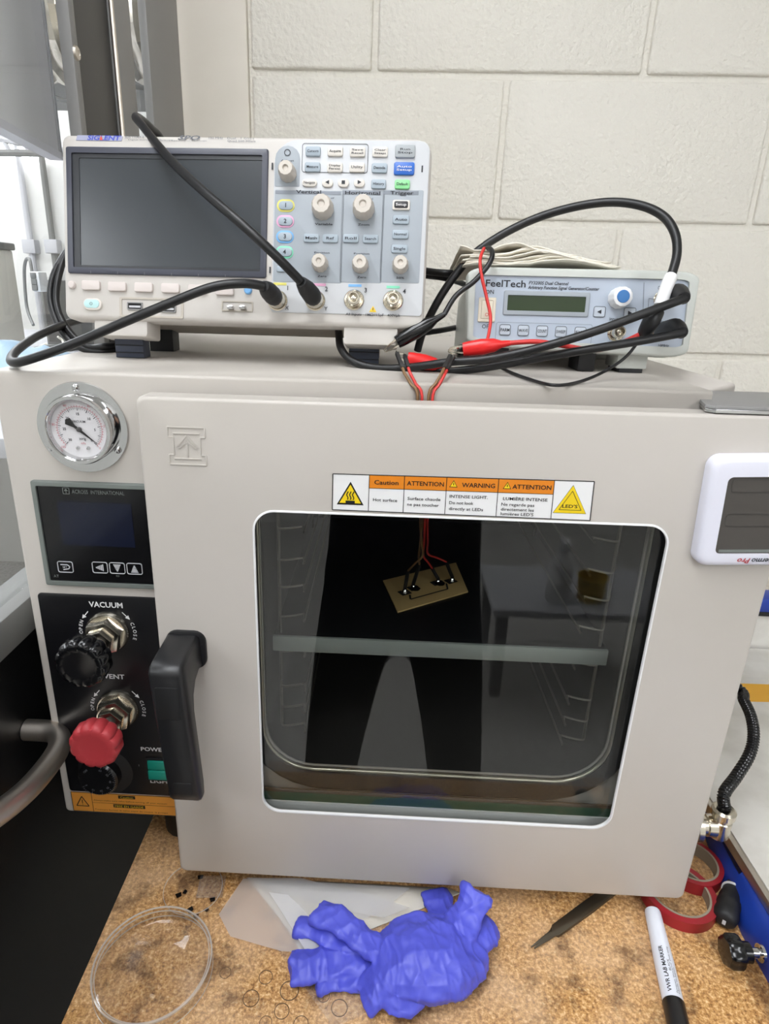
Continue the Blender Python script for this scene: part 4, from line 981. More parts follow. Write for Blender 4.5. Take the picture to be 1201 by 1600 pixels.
def knob(x, y, r, hgt):
    q = uv(x, y, 0.0013); b = B(); n = 48; prev = None
    for nn, k in ((0.001,1.0),(hgt*0.55,0.97),(hgt*0.9,0.86),(hgt,0.76)):
        L = b.loop([FS.p(q[0]+r*k*(1-0.035*(i%4 < 2))*math.cos(2*math.pi*i/n), q[1]+r*k*(1-0.035*(i%4 < 2))*math.sin(2*math.pi*i/n), nn) for i in range(n)])
        if prev: b.bridge(prev, L)
        prev = L
    L = b.loop([FS.p(q[0]+r*0.34*math.cos(2*math.pi*i/n), q[1]+r*0.34*math.sin(2*math.pi*i/n), hgt) for i in range(n)]); b.bridge(prev, L)
    L2 = b.loop([FS.p(q[0]+r*0.24*math.cos(2*math.pi*i/n), q[1]+r*0.24*math.sin(2*math.pi*i/n), hgt-0.0016) for i in range(n)]); b.bridge(L, L2); b.face(L2)
    b.out('knob', 'knob_ivory', sc, 45)
knob(190,310,0.0073,0.014); knob(398,520,0.0092,0.015); knob(640,522,0.0092,0.015); knob(382,848,0.0070,0.013); knob(620,854,0.0070,0.013); knob(858,858,0.0070,0.013)
for x, y in ((98,268),(988,285),(84,885),(957,910)):
    q = uv(x,y); B().fbox(FS, q[0]-0.0006,q[0]+0.0006,q[1]-0.0026,q[1]+0.0026,0.0008,0.0012).out('latch_slot', 'dark_print', sc)
def bnc(fr, u, v, par, big=0.0085):
    o = B().lathe(fr, u, v, [(0.0050,0.0014),(big-0.0006,0.0010),(big,0.0018),(big-0.0008,0.0026),(0.0056,0.0022),(0.0056,0.0022)], 28).out('bnc_port', 'nickel', par, 40)
    B().lathe(fr, u, v, [(0.0051,0.0020),(0.0051,0.0115),(0.0047,0.0120),(0.0038,0.0120),(0.0036,0.0030)], 24).out('barrel', 'nickel', o, 40)
    B().lathe(fr, u, v, [(0.0036,0.0040),(0.0022,0.0040),(0.0022,0.0100),(0.0012,0.0105),(0,0.0105)], 16).out('contact', 'nickel', o, 40)
    b = B()
    for a in (math.radians(80), math.radians(260)): b.lathe(Frame(fr.p(u,v,0.009), fr.V*math.cos(a)-fr.U*math.sin(a), fr.N), 0, 0, [(0.0012,0.004),(0.0012,0.0066),(0,0.0066)], 8)
    b.out('lug', 'nickel', o); return o
PB = {}
for k, (x, y) in enumerate(((128,1066),(352,1066),(583,1062),(815,1066))):
    q = uv(x,y,0.001); PB[k] = q; bnc(FS, q[0], q[1], sc)
# front feet folded out
for (xa, ya, xb2, yb2, la, lb) in ((147,503,230,526,180,224),(537,512,620,540,545,592)):
    q0, q1 = FS.px(xa,ya,-0.004), FS.px(xb2,yb2,-0.004)
    ftt = B().prism(FS, rr(q1[0]-q0[0], 0.004-q1[1], 0.002, 3, (q0[0]+q1[0])/2, (0.004+q1[1])/2), -0.034, -0.004, 0.001).out('foot', 'scope_beige', sc)
    yy = 0.0990; l0, l1 = on_y(la,545,yy), on_y(lb,545,yy); zt_ = on_y(la,522,yy).z
    lg = B().prism(FY(yy), [(l1.x,zt_),(l0.x,zt_),(l0.x,0.5052),(l1.x,0.5052)], -0.016, 0.0, 0.0008).out('foot_leg', 'foot_blue', ftt)
    for k in range(3): B().box(l0.x,l1.x,yy-0.0008,yy+0.001,0.5095+0.0065*k,0.5102+0.0065*k).out('ridge', 'black_matte', lg)
for u_ in (0.05,0.26):
    p_ = FS.p(u_,0.008,-0.100); B().box(p_.x-0.012,p_.x+0.012,p_.y-0.010,p_.y+0.010,0.5050,p_.z+0.01).out('rear_foot', 'rubber', sc)

# ================================================================== SIGNAL GENERATOR
GT, GYW = 0.1437, -0.0074
cG, sG = math.cos(GYW), math.sin(GYW)
FG = Frame((0.4362,0.0923,0.5219), (cG,sG,0), (-math.sin(GT)*sG, math.sin(GT)*cG, math.cos(GT)))
GW, GH = 0.1945, 0.0713
gn = thing('signal_generator', FG.p(GW/2,0,-0.05)-Vector((0,0,0.017)), 'grey signal generator with small green display, right of the oscilloscope on the oven', 'signal generator')
def gpx(x, y): return 640+x/2.555, 300+y/2.555
def gu_(x, y, n=0.0): return FG.px(*gpx(x,y), n)
def taper(pts_top, k): return pts_top
go_ = rr(GW, GH, (0.008,0.012,0.012,0.010), 6, GW/2, GH/2)
go_ = [(u + 0.010*((v/GH)-0.5)*(1 if u > GW/2 else 0.25), v) for u, v in go_]
B().prism(FG, [(GW/2+(u-GW/2)*0.95, v*0.96+0.001) for u, v in go_], -0.150, -0.012, 0.0).out('rear_case', 'gen_case', gn, 40)
c0_, c1_ = gu_(252,335), gu_(1098,610)
fas = [gu_(1112,352), gu_(262,332), gu_(250,585), gu_(1082,622)]
def quadfit(po, q):          # bilinear rounded quad: map rr points in the unit square to quad q (tr, tl, bl, br)
    out = []
    for s, t in po:
        top = (q[1][0]+(q[0][0]-q[1][0])*s, q[1][1]+(q[0][1]-q[1][1])*s); bot = (q[2][0]+(q[3][0]-q[2][0])*s, q[2][1]+(q[3][1]-q[2][1])*s)
        out.append((bot[0]+(top[0]-bot[0])*t, bot[1]+(top[1]-bot[1])*t))
    return out
unit = rr(1,1,0.05,6,0.5,0.5)
outer = quadfit(rr(1,1,0.10,6,0.5,0.5), [gu_(1158,318), gu_(232,298), gu_(226,612), gu_(1104,664)])
B().ring(FG, outer, quadfit(unit, fas), -0.014, 0.003, 0.0025).out('front_bezel', 'gen_case', gn, 40)
B().prism(FG, quadfit(unit, fas), -0.006, 0.0008).out('fascia', 'gen_front', gn)
N = 0.0011
b = B()
def gt(s, x, y, h, w=None, bold=0.0, al='LEFT', sh=0.0):
    q = gu_(x,y,N); b.text(FG, s, q[0], q[1], h, w, N, al, bold, sh)
w_ = lambda x0, x1, y: gu_(x1,y)[0]-gu_(x0,y)[0]
gt('FeelTech',303,363,0.0056,w_(303,463,363),0.018); gt('FY3200S Dual Channel',475,362,0.0026,w_(475,634,362),0.02,sh=0.2); gt('Arbitrary Function Signal Generator/Counter',472,380,0.0026,w_(472,757,380),0.02,sh=0.2)
gt('ON',302,398,0.0034,None,0.005); gt('OFF',288,536,0.0034,None,0.005); gt('input',797,506,0.0030,w_(797,832,506),0.005); gt('Output',990,382,0.0030,w_(990,1032,382),0.005); gt('Output',985,516,0.0026,w_(975,1012,516)); gt('10MHz',992,612,0.0022,w_(992,1034,612))
for (x, s) in ((380,'PARM'),(453,'WAVE'),(528,'COUNT'),(603,'SWEEP'),(680,'EXT')):
    q = gu_(x,550+(x-380)*0.034,0.0018)
    kb = B().prism(FG, rr(0.0098,0.0092,0.0018,3,*q), 0.0007, 0.0016, 0.0003).out('button', 'gen_front_light', gn)
    bb = B(); bb.frame_line(FG, rr(0.0094,0.0088,0.0017,3,*q), 0.0004, 0.0019); bb.text(FG, s, q[0], q[1], 0.0026, 0.0078, 0.0019, bold=0.01); bb.out('legend', 'dark_print', kb)
for x, y, d in ((757,478,-1),(878,483,1)):
    q = gu_(x,y,0.0018); kb = B().prism(FG, rr(0.0102,0.0090,0.0015,3,*q), 0.0007, 0.0016, 0.0003).out('arrow_button', 'gen_front_light', gn)
    bb = B(); bb.frame_line(FG, rr(0.0098,0.0086,0.0014,3,*q), 0.0004, 0.0019); bb.poly(FG, [(q[0]+d*0.0020,q[1]),(q[0]-d*0.0016,q[1]+0.0018),(q[0]-d*0.0016,q[1]-0.0018)], 0.0019); bb.out('legend', 'dark_print', kb)
q0, q1 = gu_(933,362), gu_(922,612); b.line(FG, *q0, *q1, 0.0003, N)
q0, q1 = gu_(345,520), gu_(720,610); b.frame_line(FG, rr(q1[0]-q0[0], q0[1]-q1[1], 0.002, 3, (q0[0]+q1[0])/2, (q0[1]+q1[1])/2), 0.0002, N)
q0 = gu_(952,425); b.frame_line(FG, [gu_(975,428),gu_(952,426),gu_(948,470)], 0.0003, N, False)
b.out('front_lettering', 'dark_print', gn)
q0, q1 = gu_(377,392,0.001), gu_(711,500,0.001)
lf = B().ring(FG, rr(q1[0]-q0[0],q0[1]-q1[1],0.0015,3,(q0[0]+q1[0])/2,(q0[1]+q1[1])/2), rr(q1[0]-q0[0]-0.0068,q0[1]-q1[1]-0.0078,0.0006,3,(q0[0]+q1[0])/2,(q0[1]+q1[1])/2), 0.0006, 0.0022, 0.0008).out('display_frame', 'scope_grey', gn)
B().fbox(FG, q0[0]+0.003,q1[0]-0.003,q1[1]+0.003,q0[1]-0.003,0.0005,0.0012).out('display', 'lcd_green', lf)
q = gu_(308,470,0.002); rs = B().ring(FG, rr(0.0148,0.0205,0.0008,2,*q), rr(0.0100,0.0155,0.0006,2,*q), 0.0006, 0.0026, 0.0006).out('rocker_switch', 'switch_cream', gn)
B().prism(FG, [(q[0]+0.0049,q[1]+0.0076),(q[0]-0.0049,q[1]+0.0076),(q[0]-0.0049,q[1]-0.0076),(q[0]+0.0049,q[1]-0.0076)], 0.0006, 0.0030, 0.0008).out('rocker', 'switch_cream', rs)
b = B(); b.frame_line(FG, circ(0.0013,12,q[0],q[1]-0.0042), 0.0004, 0.0033); b.out('off_mark', 'red_wire', rs)
q = gu_(832,424,0.001)
b = B(); n = 48; prev = None
for nn, k in ((0.0008,0.0090),(0.009,0.0086),(0.0125,0.0080),(0.0130,0.0070)):
    L = b.loop([FG.p(q[0]+k*(1-0.03*(i%4<2))*math.cos(2*math.pi*i/n), q[1]+k*(1-0.03*(i%4<2))*math.sin(2*math.pi*i/n), nn) for i in range(n)])
    if prev: b.bridge(prev, L)
    prev = L
b.face(prev); kn = b.out('knob', 'label_white', gn, 45)
B().lathe(FG, *q, [(0,0.0138),(0.0050,0.0137),(0.0054,0.0129)], 28).out('knob_cap', 'knob_blue', kn)
for k, (x, y) in enumerate(((822,562),(1003,428),(985,560))):
    q = gu_(x,y,0.001); bnc(FG, q[0], q[1], gn, 0.0075 if k == 0 else 0.0068); PB['g%d'%k] = q
for (x, y) in ((1078,385),(1050,522)):
    q = gu_(x,y,0.001); B().lathe(FG, *q, [(0,0.0022),(0.0012,0.002),(0.0017,0.0008)], 12).out('indicator', 'dark_print', gn)
for (xa, xb2, m) in ((668,735,'rubber'),(822,942,'gen_case')):
    p0, p1 = gpx(xa,700), gpx(xb2,700); l0, l1 = on_y(*p0,0.10), on_y(*p1,0.10)
    B().box(l0.x,l1.x,0.0985,0.130,0.5052 if m == 'rubber' else 0.5085,0.531,0.001).out('foot', m, gn)
    if m != 'rubber': B().box(l0.x+0.003,l1.x-0.003,0.0990,0.128,0.5050,0.5085).out('foot_pad', 'rubber', gn)
B().box(0.455,0.475,0.0985,0.130,0.5052,0.53,0.001).out('foot', 'rubber', gn)
for x in (0.47,0.60): B().box(x-0.01,x+0.01,0.215,0.235,0.5050,0.545).out('rear_foot', 'rubber', gn)
# folded paper wipes on the generator
wp = thing('paper_wipes', FG.p(GW*0.42,GH,-0.06), 'stack of folded off-white paper wipes lying on the signal generator', 'wipes')
def wipe(i, u0, u1, n0, n1, lift, amp, ph, flap=0.0):
    b = B(); nx, ny = 26, 8; g = []
    for a_ in range(nx+1):
        row = []
        for c_ in range(ny+1):
            s, t = a_/nx, c_/ny; u = u0+(u1-u0)*s; n_ = n0+(n1-n0)*t
            h = lift + amp*(math.sin(s*7.0+ph)*0.5+0.5)*math.sin(math.pi*min(1,s*1.05))*(1-0.4*t) + 0.0012*noise.noise(Vector((u*90, n_*60, i*3.3))) + flap*max(0,0.16-s)*1.0*(1-t)
            row.append(b.bm.verts.new(FG.p(u, GH+0.0015+h, n_)))
        g.append(row)
    for a_ in range(nx):
        for c_ in range(ny): b.face((g[a_][c_], g[a_+1][c_], g[a_+1][c_+1], g[a_][c_+1]))
    o = b.out('sheet', 'paper', wp, 60, recalc=False); md = o.modifiers.new('thick','SOLIDIFY'); md.thickness = 0.0011
for i in range(7):
    wipe(i, -0.006+0.0015*i*(1 if i%2 else -0.5), 0.128-0.010*i+0.006*(i%3), -0.002-0.001*(i%3), -0.088-0.002*i, 0.0002+0.0018*i, 0.0066+0.0002*i, 2.9+0.05*i, 0.02 if i == 6 else 0.0)
b = B(); q = [FG.px(752,376,-0.02), FG.px(775,392,-0.02), FG.px(768,402,-0.02), FG.px(738,404,-0.02)]
b.prism(Frame(FG.p(0,0,-0.02), FG.U, FG.V), [q[1],q[0],q[3],q[2]][::-1], -0.0009, 0.0); b.out('sheet_corner', 'paper', wp)

# ================================================================== CABLES AND LEADS
def cable(name, pts, r, m, label, cat, seg=10, sub=8):
    return tag(B().tube(pts, r, seg, sub).out(name, m, None, 60), label, cat)
def boot(fr, u, v, par, tip, r0=0.0078, n0=0.010):
    """plug on a scope port: knurled collar and rubber sleeve heading to 'tip'"""
    base = fr.p(u, v, n0)
    B().lathe(fr, u, v, [(0.0062,0.0035),(0.0072,0.0045),(0.0072,0.016),(0.0064,0.0175),(0,0.0175)], 24).out('collar', 'nickel', par, 40)
# channel 1 lead
q = PB[0]; s0_ = FS.p(q[0],q[1],0.0175)
t = thing('probe_lead', s0_, 'black coaxial lead on channel 1 sagging left over the oven edge', 'cable')
boot(FS, q[0], q[1], t, None)
e1 = on_y(412,447,0.035)
B().tube([s0_-FS.N*0.004, s0_+FS.N*0.004, s0_.lerp(e1,0.55), e1], [0.0068,0.0076,0.0072,0.0042], 14, 5).out('sleeve', 'rubber', t, 60)
B().tube([e1, on_y(380,443,0.028), on_y(330,449,0.022), on_y(262,475,0.015), on_y(190,505,0.008), on_y(120,535,0.0), on_y(60,557,-0.006), on_y(28,566,-0.004), on_y(17,563,0.01), on_y(26,548,0.04), on_y(55,527,0.09), on_y(90,511,0.13), on_y(125,500,0.18), on_y(165,498,0.24), on_y(240,510,0.26)], 0.0036, 12, 8).out('cable', 'cable_black', t, 60)
# channel 2 lead
q = PB[1]; s0_ = FS.p(q[0],q[1],0.0175)
t = thing('probe_lead', s0_, 'black coaxial lead on channel 2 arching up across the screen', 'cable')
boot(FS, q[0], q[1], t, None)
e2 = on_y(470,440,0.038)
B().tube([s0_-FS.N*0.004, s0_+FS.N*0.004, s0_.lerp(e2,0.55), e2], [0.0068,0.0076,0.0070,0.0042], 14, 5).out('sleeve', 'rubber', t, 60)
B().tube([e2, on_y(430,399,0.030), on_y(380,352,0.034), on_y(325,305,0.050), on_y(278,262,0.075), on_y(245,225,0.10), on_y(222,196,0.125), on_y(212,184,0.15), on_y(217,184,0.185), on_y(235,199,0.215), on_y(255,225,0.245), on_y(270,300,0.27), on_y(280,500,0.26)], 0.0036, 12, 8).out('cable', 'cable_black', t, 60)
# pair of mains cords at the scope's left
for k, (lab, dx) in enumerate((('outer black cord looping down beside the left end of oscilloscope',0),('inner black cord looping down beside the left end of oscilloscope',9))):
    cable('power_cord', [on_y(120,372,0.21), on_y(100+dx*0.3,398,0.18), on_y(82+dx,435,0.165), on_y(79+dx,470,0.155), on_y(88+dx,500,0.145), on_y(105+dx*1.4,528,0.140), on_y(132+dx,546-dx*0.4,0.137), on_y(165,549-dx*0.9,0.138), on_y(195,541-dx*0.5,0.16), on_y(230,530,0.19)], 0.0033, 'cable_black', lab, 'cable')
# cords between scope and generator
cable('power_cord', [on_y(640,418,0.20), on_y(668,424,0.19), on_y(700,427,0.18), on_y(730,426,0.20), on_y(760,424,0.25)], 0.0035, 'cable_black', 'upper horizontal black cord between oscilloscope and signal generator', 'cable')
cable('power_cord', [on_y(640,425,0.21), on_y(668,431,0.20), on_y(692,434,0.19), on_y(720,442,0.22), on_y(745,455,0.25)], 0.0030, 'cable_black', 'lower horizontal black cord between oscilloscope and signal generator', 'cable')
cable('power_cord', [on_y(650,522,0.20), on_y(670,519,0.21), on_y(690,516,0.22), on_y(712,512,0.25)], 0.0030, 'cable_black', 'short black cord low behind the black clip', 'cable')
# white-tagged coax arching over the generator
q = PB['g1']
ca = thing('coax_lead', FG.p(q[0],q[1],0.012), 'black coaxial lead with white tag arching over the signal generator', 'cable')
d0 = on_y(1018,500,0.045); d1 = on_y(1030,470,0.050); d2 = on_y(1042,438,0.058)
B().tube([on_y(1003,530,0.050), on_y(1008,518,0.047), d0, on_y(1028,486,0.048)], [0.0036,0.0058,0.0068,0.0050], 14, 5).out('connector', 'black_plastic', ca, 60)
B().tube([on_y(1031,478,0.049), on_y(1040,452,0.055), on_y(1048,432,0.062)], 0.0050, 12, 5).out('white_tag', 'label_white', ca, 60)
B().tube([on_y(1048,432,0.062), on_y(1057,398,0.070), on_y(1054,365,0.078), on_y(1036,338,0.088), on_y(1000,321,0.098), on_y(950,316,0.108), on_y(890,325,0.118), on_y(830,344,0.124), on_y(775,372,0.126), on_y(735,402,0.126), on_y(700,445,0.125), on_y(676,485,0.125), on_y(660,520,0.130), on_y(652,548,0.135)], 0.0036, 12, 8).out('cable', 'cable_black', ca, 60)
# right-angle plugs and thick leads towards the scope
for k, (qq, pxs, lab) in enumerate((('g1', [(1068,466,0.040),(1040,477,0.036),(1000,492,0.034),(940,514,0.034),(880,533,0.036),(820,549,0.040),(760,561,0.046),(700,566,0.052),(640,574,0.062),(590,575,0.070),(552,565,0.078),(533,545,0.088),(529,520,0.105),(528,490,0.14)], 'upper thick black lead sweeping left from the signal generator output'),
                             ('g2', [(1065,520,0.042),(1030,527,0.038),(980,536,0.036),(920,546,0.038),(860,556,0.044),(800,567,0.050),(745,576,0.056),(695,580,0.064),(660,576,0.075),(640,566,0.095)], 'lower thick black lead sweeping left from the signal generator output'))):
    q = PB[qq]; o = FG.p(q[0],q[1],0.012)
    t = thing('coax_lead', o, lab, 'cable')
    B().lathe(FG, q[0], q[1], [(0.0060,0.003),(0.0066,0.004),(0.0066,0.013),(0,0.013)], 20).out('collar', 'gold', t, 40)
    s1_ = on_y(*pxs[0]); hd_ = FG.p(q[0],q[1],0.016)
    B().tube([FG.p(q[0],q[1],0.010), hd_, hd_.lerp(s1_,0.6)+FG.V*0.003, s1_], [0.0064,0.0078,0.0078,0.0048], 14, 5).out('elbow', 'rubber', t, 60)
    B().tube([s1_+FG.U*0.001]+[on_y(*p_) for p_ in pxs[1:]], 0.0034, 12, 8).out('cable', 'cable_black', t, 60)
# clip leads from the tagged connector
def clip(name, tail, tipb, tip, m, label, lead=None, leadm=None, leadr=0.0016):
    """crocodile clip: rubber boot from tail to tipb, two metal jaws out to tip, optional lead behind the tail"""
    t = thing(name, tip, label, 'clip')
    d = (tipb-tail).normalized(); Lb = (tipb-tail).length; side = d.cross(Vector((0,0,1))).normalized(); upv = side.cross(d).normalized()
    prof = [(0.0,0.0022,0.0022),(0.18,0.0030,0.0030),(0.34,0.0056,0.0046),(0.6,0.0066,0.0048),(0.88,0.0060,0.0046),(1.0,0.0054,0.0040)]
    b = B(); prev = None
    for f, a_, c_ in prof:
        L = b.loop([tail+d*Lb*f + upv*a_*math.cos(2*math.pi*i/14) + side*c_*math.sin(2*math.pi*i/14) for i in range(14)])
        if prev: b.bridge(prev, L)
        else: b.face(L[::-1])
        prev = L
    b.face(prev); b.out('boot', m, t, 60)
    for s in (-1,1):
        b = B(); prev = None
        for f, hh, wd in ((-0.15,0.0022,0.0022),(0.0,0.0028,0.0024),(0.5,0.0022,0.0019),(0.92,0.0010,0.0012),(1.0,0.0004,0.0010)):
            c_ = tipb.lerp(tip,f)+upv*s*hh
            L = b.loop([c_+side*wd+upv*0.0006, c_-side*wd+upv*0.0006, c_-side*wd-upv*0.0006, c_+side*wd-upv*0.0006])
            if prev: b.bridge(prev, L)
            else: b.face(L[::-1])
            prev = L
        b.face(prev); b.out('jaw', 'nickel', t)
    if lead: B().tube(lead, leadr, 8, 8).out('lead', leadm or m, t, 60)
    return t
y1 = 0.058
clip('crocodile_clip', on_y(797,536,0.052), on_y(723,546,0.056), on_y(702,546,0.058), 'red_bright', 'red crocodile clip in front of the signal generator', [on_y(797,536,0.052), on_y(840,534,0.050), on_y(890,542,0.046), on_y(930,547,0.043), on_y(965,538,0.044), on_y(1000,522,0.048)], 'red_wire', 0.0020)
clip('crocodile_clip', on_y(700,574,0.066), on_y(636,560,0.066), on_y(620,553,0.067), 'red_bright', 'red crocodile clip under the black cable beside the oscilloscope foot')
clip('crocodile_clip', on_y(694,491,0.075), on_y(620,535,0.070), on_y(600,549,0.068), 'black_gloss', 'black crocodile clip leaning against the oscilloscope foot', [on_y(694,491,0.075), on_y(712,462,0.080), on_y(740,440,0.082), on_y(762,415,0.086), on_y(769,398,0.092), on_y(764,388,0.105), on_y(752,392,0.120)], 'cable_black', 0.0022)
clip('crocodile_clip', on_y(745,553,0.066), on_y(715,549,0.064), on_y(700,548,0.062), 'black_gloss', 'black crocodile clip hidden under the red clip', [on_y(745,553,0.066), on_z(785,576,0.5072), on_z(825,592,0.5066), on_z(868,602,0.5066), on_z(910,595,0.5072), on_y(950,577,0.040), on_y(980,555,0.046), on_y(1002,526,0.048)], 'cable_black', 0.0013)
cable('red_lead', [on_y(756,388,0.100), on_y(750,405,0.088), on_y(752,430,0.082), on_y(760,465,0.078), on_y(766,495,0.074), on_y(764,518,0.066), on_y(760,535,0.058)], 0.0014, 'red_wire', 'red lead hanging down across the generator switch', 'wire')
# jumper wires dropping behind the door into the oven
for k, (pa, pb, pc, ya, m, lab) in enumerate((((620,552),(632,584),(652,616),0.050,'brown_wire','brown jumper wire of the left pair above the door'),((632,556),(640,582),(659,618),0.050,'red_wire','red jumper wire of the left pair above the door'),
        ((703,556),(690,583),(670,616),0.046,'brown_wire','brown jumper wire of the right pair above the door'),((708,558),(694,586),(676,618),0.046,'red_wire','red jumper wire of the right pair above the door'))):
    t = thing('jumper_wire', on_y(*pc,0.004), lab, 'wire', 'jumper wires into the oven')
    p0, p1, p2 = on_y(*pa,ya), on_y(*pb,0.004), on_y(*pc,-0.0035)
    h_ = p0.lerp(p1,0.75)
    B().tube([p0, h_], 0.0020, 4, 1).out('pin_housing', 'black_plastic', t)
    B().tube([h_, p0.lerp(p1,0.9), p1, p1.lerp(p2,0.5)+Vector((0,-0.0005,0)), p2, p2+Vector((0,0,-0.03))], 0.0012, 6, 4).out('wire', m, t, 60)
    B().tube([p0, p0-(h_-p0).normalized()*0.006], 0.0005, 5, 1).out('pin', 'nickel', t)

# ================================================================== THERMOMETER ON THE DOOR
TK = 0.011
TF0 = FY(-DTH-TK)
q0 = TF0.px(1110,714); q1 = TF0.px(1086,886)
TW, TH = 0.110, q0[1]-q1[1]
ang = math.radians(2.6)
ft_ = TF0.rot(q1[0], q1[1], ang)
th = thing('digital_thermometer', ft_.p(TW/2,0,0), 'white framed digital thermometer with dark screen on the oven door', 'thermometer')
tc_ = (TW/2, TH/2); iw, ih = TW-0.025, TH-0.0255; ic = (TW/2, TH/2-0.0022)
B().ring(ft_, rr(TW,TH,0.009,6,*tc_), rr(iw,ih,0.004,6,*ic), -TK+0.0002, 0.0, 0.0045).out('frame', 'thermo_white', th, 50)
sc_t = B().prism(ft_, rr(iw-0.0002,ih-0.0002,0.004,6,*ic), -0.008, -0.0012).out('screen', 'thermo_screen', th)
B().fbox(ft_, ic[0]-iw/2+0.003,ic[0]+iw/2-0.003,ic[1]-ih/2+0.001,ic[1]-ih/2+0.0032,-0.0013,-0.0009).out('screen_edge', 'frame_grey', sc_t)
b = B()
for f0, f1 in ((0.80,0.97),(0.36,0.52)):
    v0_, v1_ = ic[1]-ih/2+ih*f0, ic[1]-ih/2+ih*f1
    b.frame_line(ft_, rr(iw-0.008, v1_-v0_, 0.003, 3, ic[0], (v0_+v1_)/2), 0.0006, -0.0009)
b.out('segment_outline', 'thermo_mark', sc_t)
fi = Frame(ft_.p(0.0390,0.0052), -ft_.U, -ft_.V)
b = B(); b.text(fi, 'Thermo', -0.001, 0, 0.0040, 0.018, 0.0004, 'RIGHT', 0.02, 0.3); b.out('lettering', 'dark_print', th)
b = B(); b.text(fi, 'Pro', 0.000, 0, 0.0040, 0.0095, 0.0004, 'LEFT', 0.02, 0.3); b.out('lettering', 'red_plastic', th)
B().prism(ft_, rr(0.05,0.03,0.002,2,*tc_), -TK+0.0001, -0.0085).out('magnet', 'black_matte', th)

# ================================================================== THINGS ON THE BENCH
def dish(cx, cy, r, h, label, lid=True):
    t = thing('petri_dish', (cx,cy,0.0003), label, 'petri dish', 'petri dishes')
    f = FZ(0.0004)
    B().lathe(f, cx, cy, [(0,0.0002),(r*0.93,0.0002),(r*0.95,0.0010),(r*0.95,h*0.85)], 64).out('base', 'dish_clear', t, 50)
    B().lathe(f, cx, cy, [(r*0.95,h*0.85),(r*0.950,h*0.85+0.0006),(r*0.932,h*0.85+0.0006),(r*0.932,h*0.85)], 64).out('base_rim', 'dish_rim', t, 50)
    if lid:
        B().lathe(f, cx, cy, [(0,h),(r*0.985,h),(r,h-0.0010),(r,h*0.22)], 64).out('lid', 'dish_clear', t, 50)
        B().lathe(f, cx, cy, [(r*0.998,h-0.0012),(r*0.998,h+0.0006),(r*0.975,h+0.0006),(r*0.970,h)], 64).out('lid_rim', 'dish_rim', t, 50)
        B().lathe(f, cx, cy, [(r*1.002,h*0.22),(r*1.004,h*0.22-0.0008),(r*0.99,h*0.22-0.0008)], 64).out('skirt_rim', 'dish_rim', t, 50)
    return t
cA = on_z(240,1512,0.007); dish(cA.x, cA.y, 0.0505, 0.015, 'large empty clear petri dish at the front left of the workbench')
cB = on_z(302,1392,0.005); ds = dish(cB.x, cB.y, 0.030, 0.010, 'small clear petri dish with dark chips, half under the oven door', False)
CHIP = ['leftmost black chip in the small petri dish', 'black chip touching the leftmost chip in the small petri dish', 'black chip on the lower right edge of the clear film square', 'black chip inside the front rim of the small dish, left of two others', 'nearest black chip at the very front rim of the small dish', 'black chip farther right along the front rim of the small dish', 'black chip at the back of the small dish under the oven door edge']
for i, (x, y, s, a) in enumerate(((279,1398,4.2,0.4),(289,1393,3.2,1.2),(332,1405,4.0,0.3),(297,1421,4.6,0.7),(306,1431,3.6,0.2),(323,1421,3.0,0.9),(313,1370,4.2,0.1))):
    c = on_z(x,y,0.0025); f = FZ(0.0018).rot(c.x, c.y, a); s *= 0.00095
    tag(B().prism(f, [(s*0.7,s*0.6),(-s*0.8,s*0.5),(-s*0.5,-s*0.6),(s*0.6,-s*0.4)], 0.0, 0.0005).out('dark_chip', 'black_gloss'), CHIP[i], 'chip', 'black chips in the small dish')
c = on_z(330,1385,0.003); f = FZ(0.0026).rot(c.x, c.y, 0.08)
tag(B().prism(f, [(0.013,0.012),(-0.013,0.012),(-0.013,-0.012),(0.013,-0.012)], 0.0, 0.0004).out('film_square', 'film_clear'), 'square of thin clear film in the small petri dish', 'film')
# plastic pouch and clear sheet
def sheet(name, px, m, label, cat, z0=0.0008, amp=0.002, n=14, lift=None, thick=0.0003):
    cs_ = [on_z(x,y,z0) for x,y in px]; b = B(); bmv = b.loop(cs_); f0 = b.face(bmv)
    bmesh.ops.triangulate(b.bm, faces=b.bm.faces); bmesh.ops.subdivide_edges(b.bm, edges=b.bm.edges, cuts=6, use_grid_fill=True)
    for v in b.bm.verts:
        w = noise.noise(Vector((v.co.x*22, v.co.y*22, z0*900)))
        v.co.z = z0 + amp*(w*0.5+0.5) + (lift(v.co) if lift else 0.0)
    o = b.out(name, m, None, 60, recalc=True)
    if m == 'paper': md = o.modifiers.new('thick','SOLIDIFY'); md.thickness = thick
    return tag(o, label, cat)
sheet('clear_sheet', [(430,1480),(640,1420),(690,1500),(560,1590),(520,1605)], 'film_clear', 'thin clear plastic sheet under the blue glove', 'plastic sheet', 0.0006, 0.0008)
sheet('paper_sheet', [(385,1372),(700,1388),(720,1396),(560,1460),(470,1490),(440,1440)], 'paper', 'white paper sheet under the milky plastic pouch', 'paper', 0.0012, 0.001)
po = thing('plastic_pouch', on_z(470,1430,0.003), 'milky translucent plastic pouch sticking out from under the oven', 'pouch')
def psheet(px, m, z0, amp):
    o = sheet('pouch_sheet', px, m, None, None, z0, amp); w = WLOC[o]; o.parent = po; o.location = w-WLOC[po]; o.name = 'pouch_sheet'
psheet([(342,1432),(380,1376),(470,1378),(640,1390),(600,1425),(520,1455),(500,1492),(440,1488),(360,1466)], 'poly_bag', 0.0030, 0.004)
psheet([(385,1372),(470,1374),(580,1400),(640,1420),(600,1436),(520,1420),(430,1394)], 'poly_bag', 0.0070, 0.003)
psheet([(420,1395),(450,1400),(530,1480),(480,1492)], 'poly_bag_dense', 0.0090, 0.003)
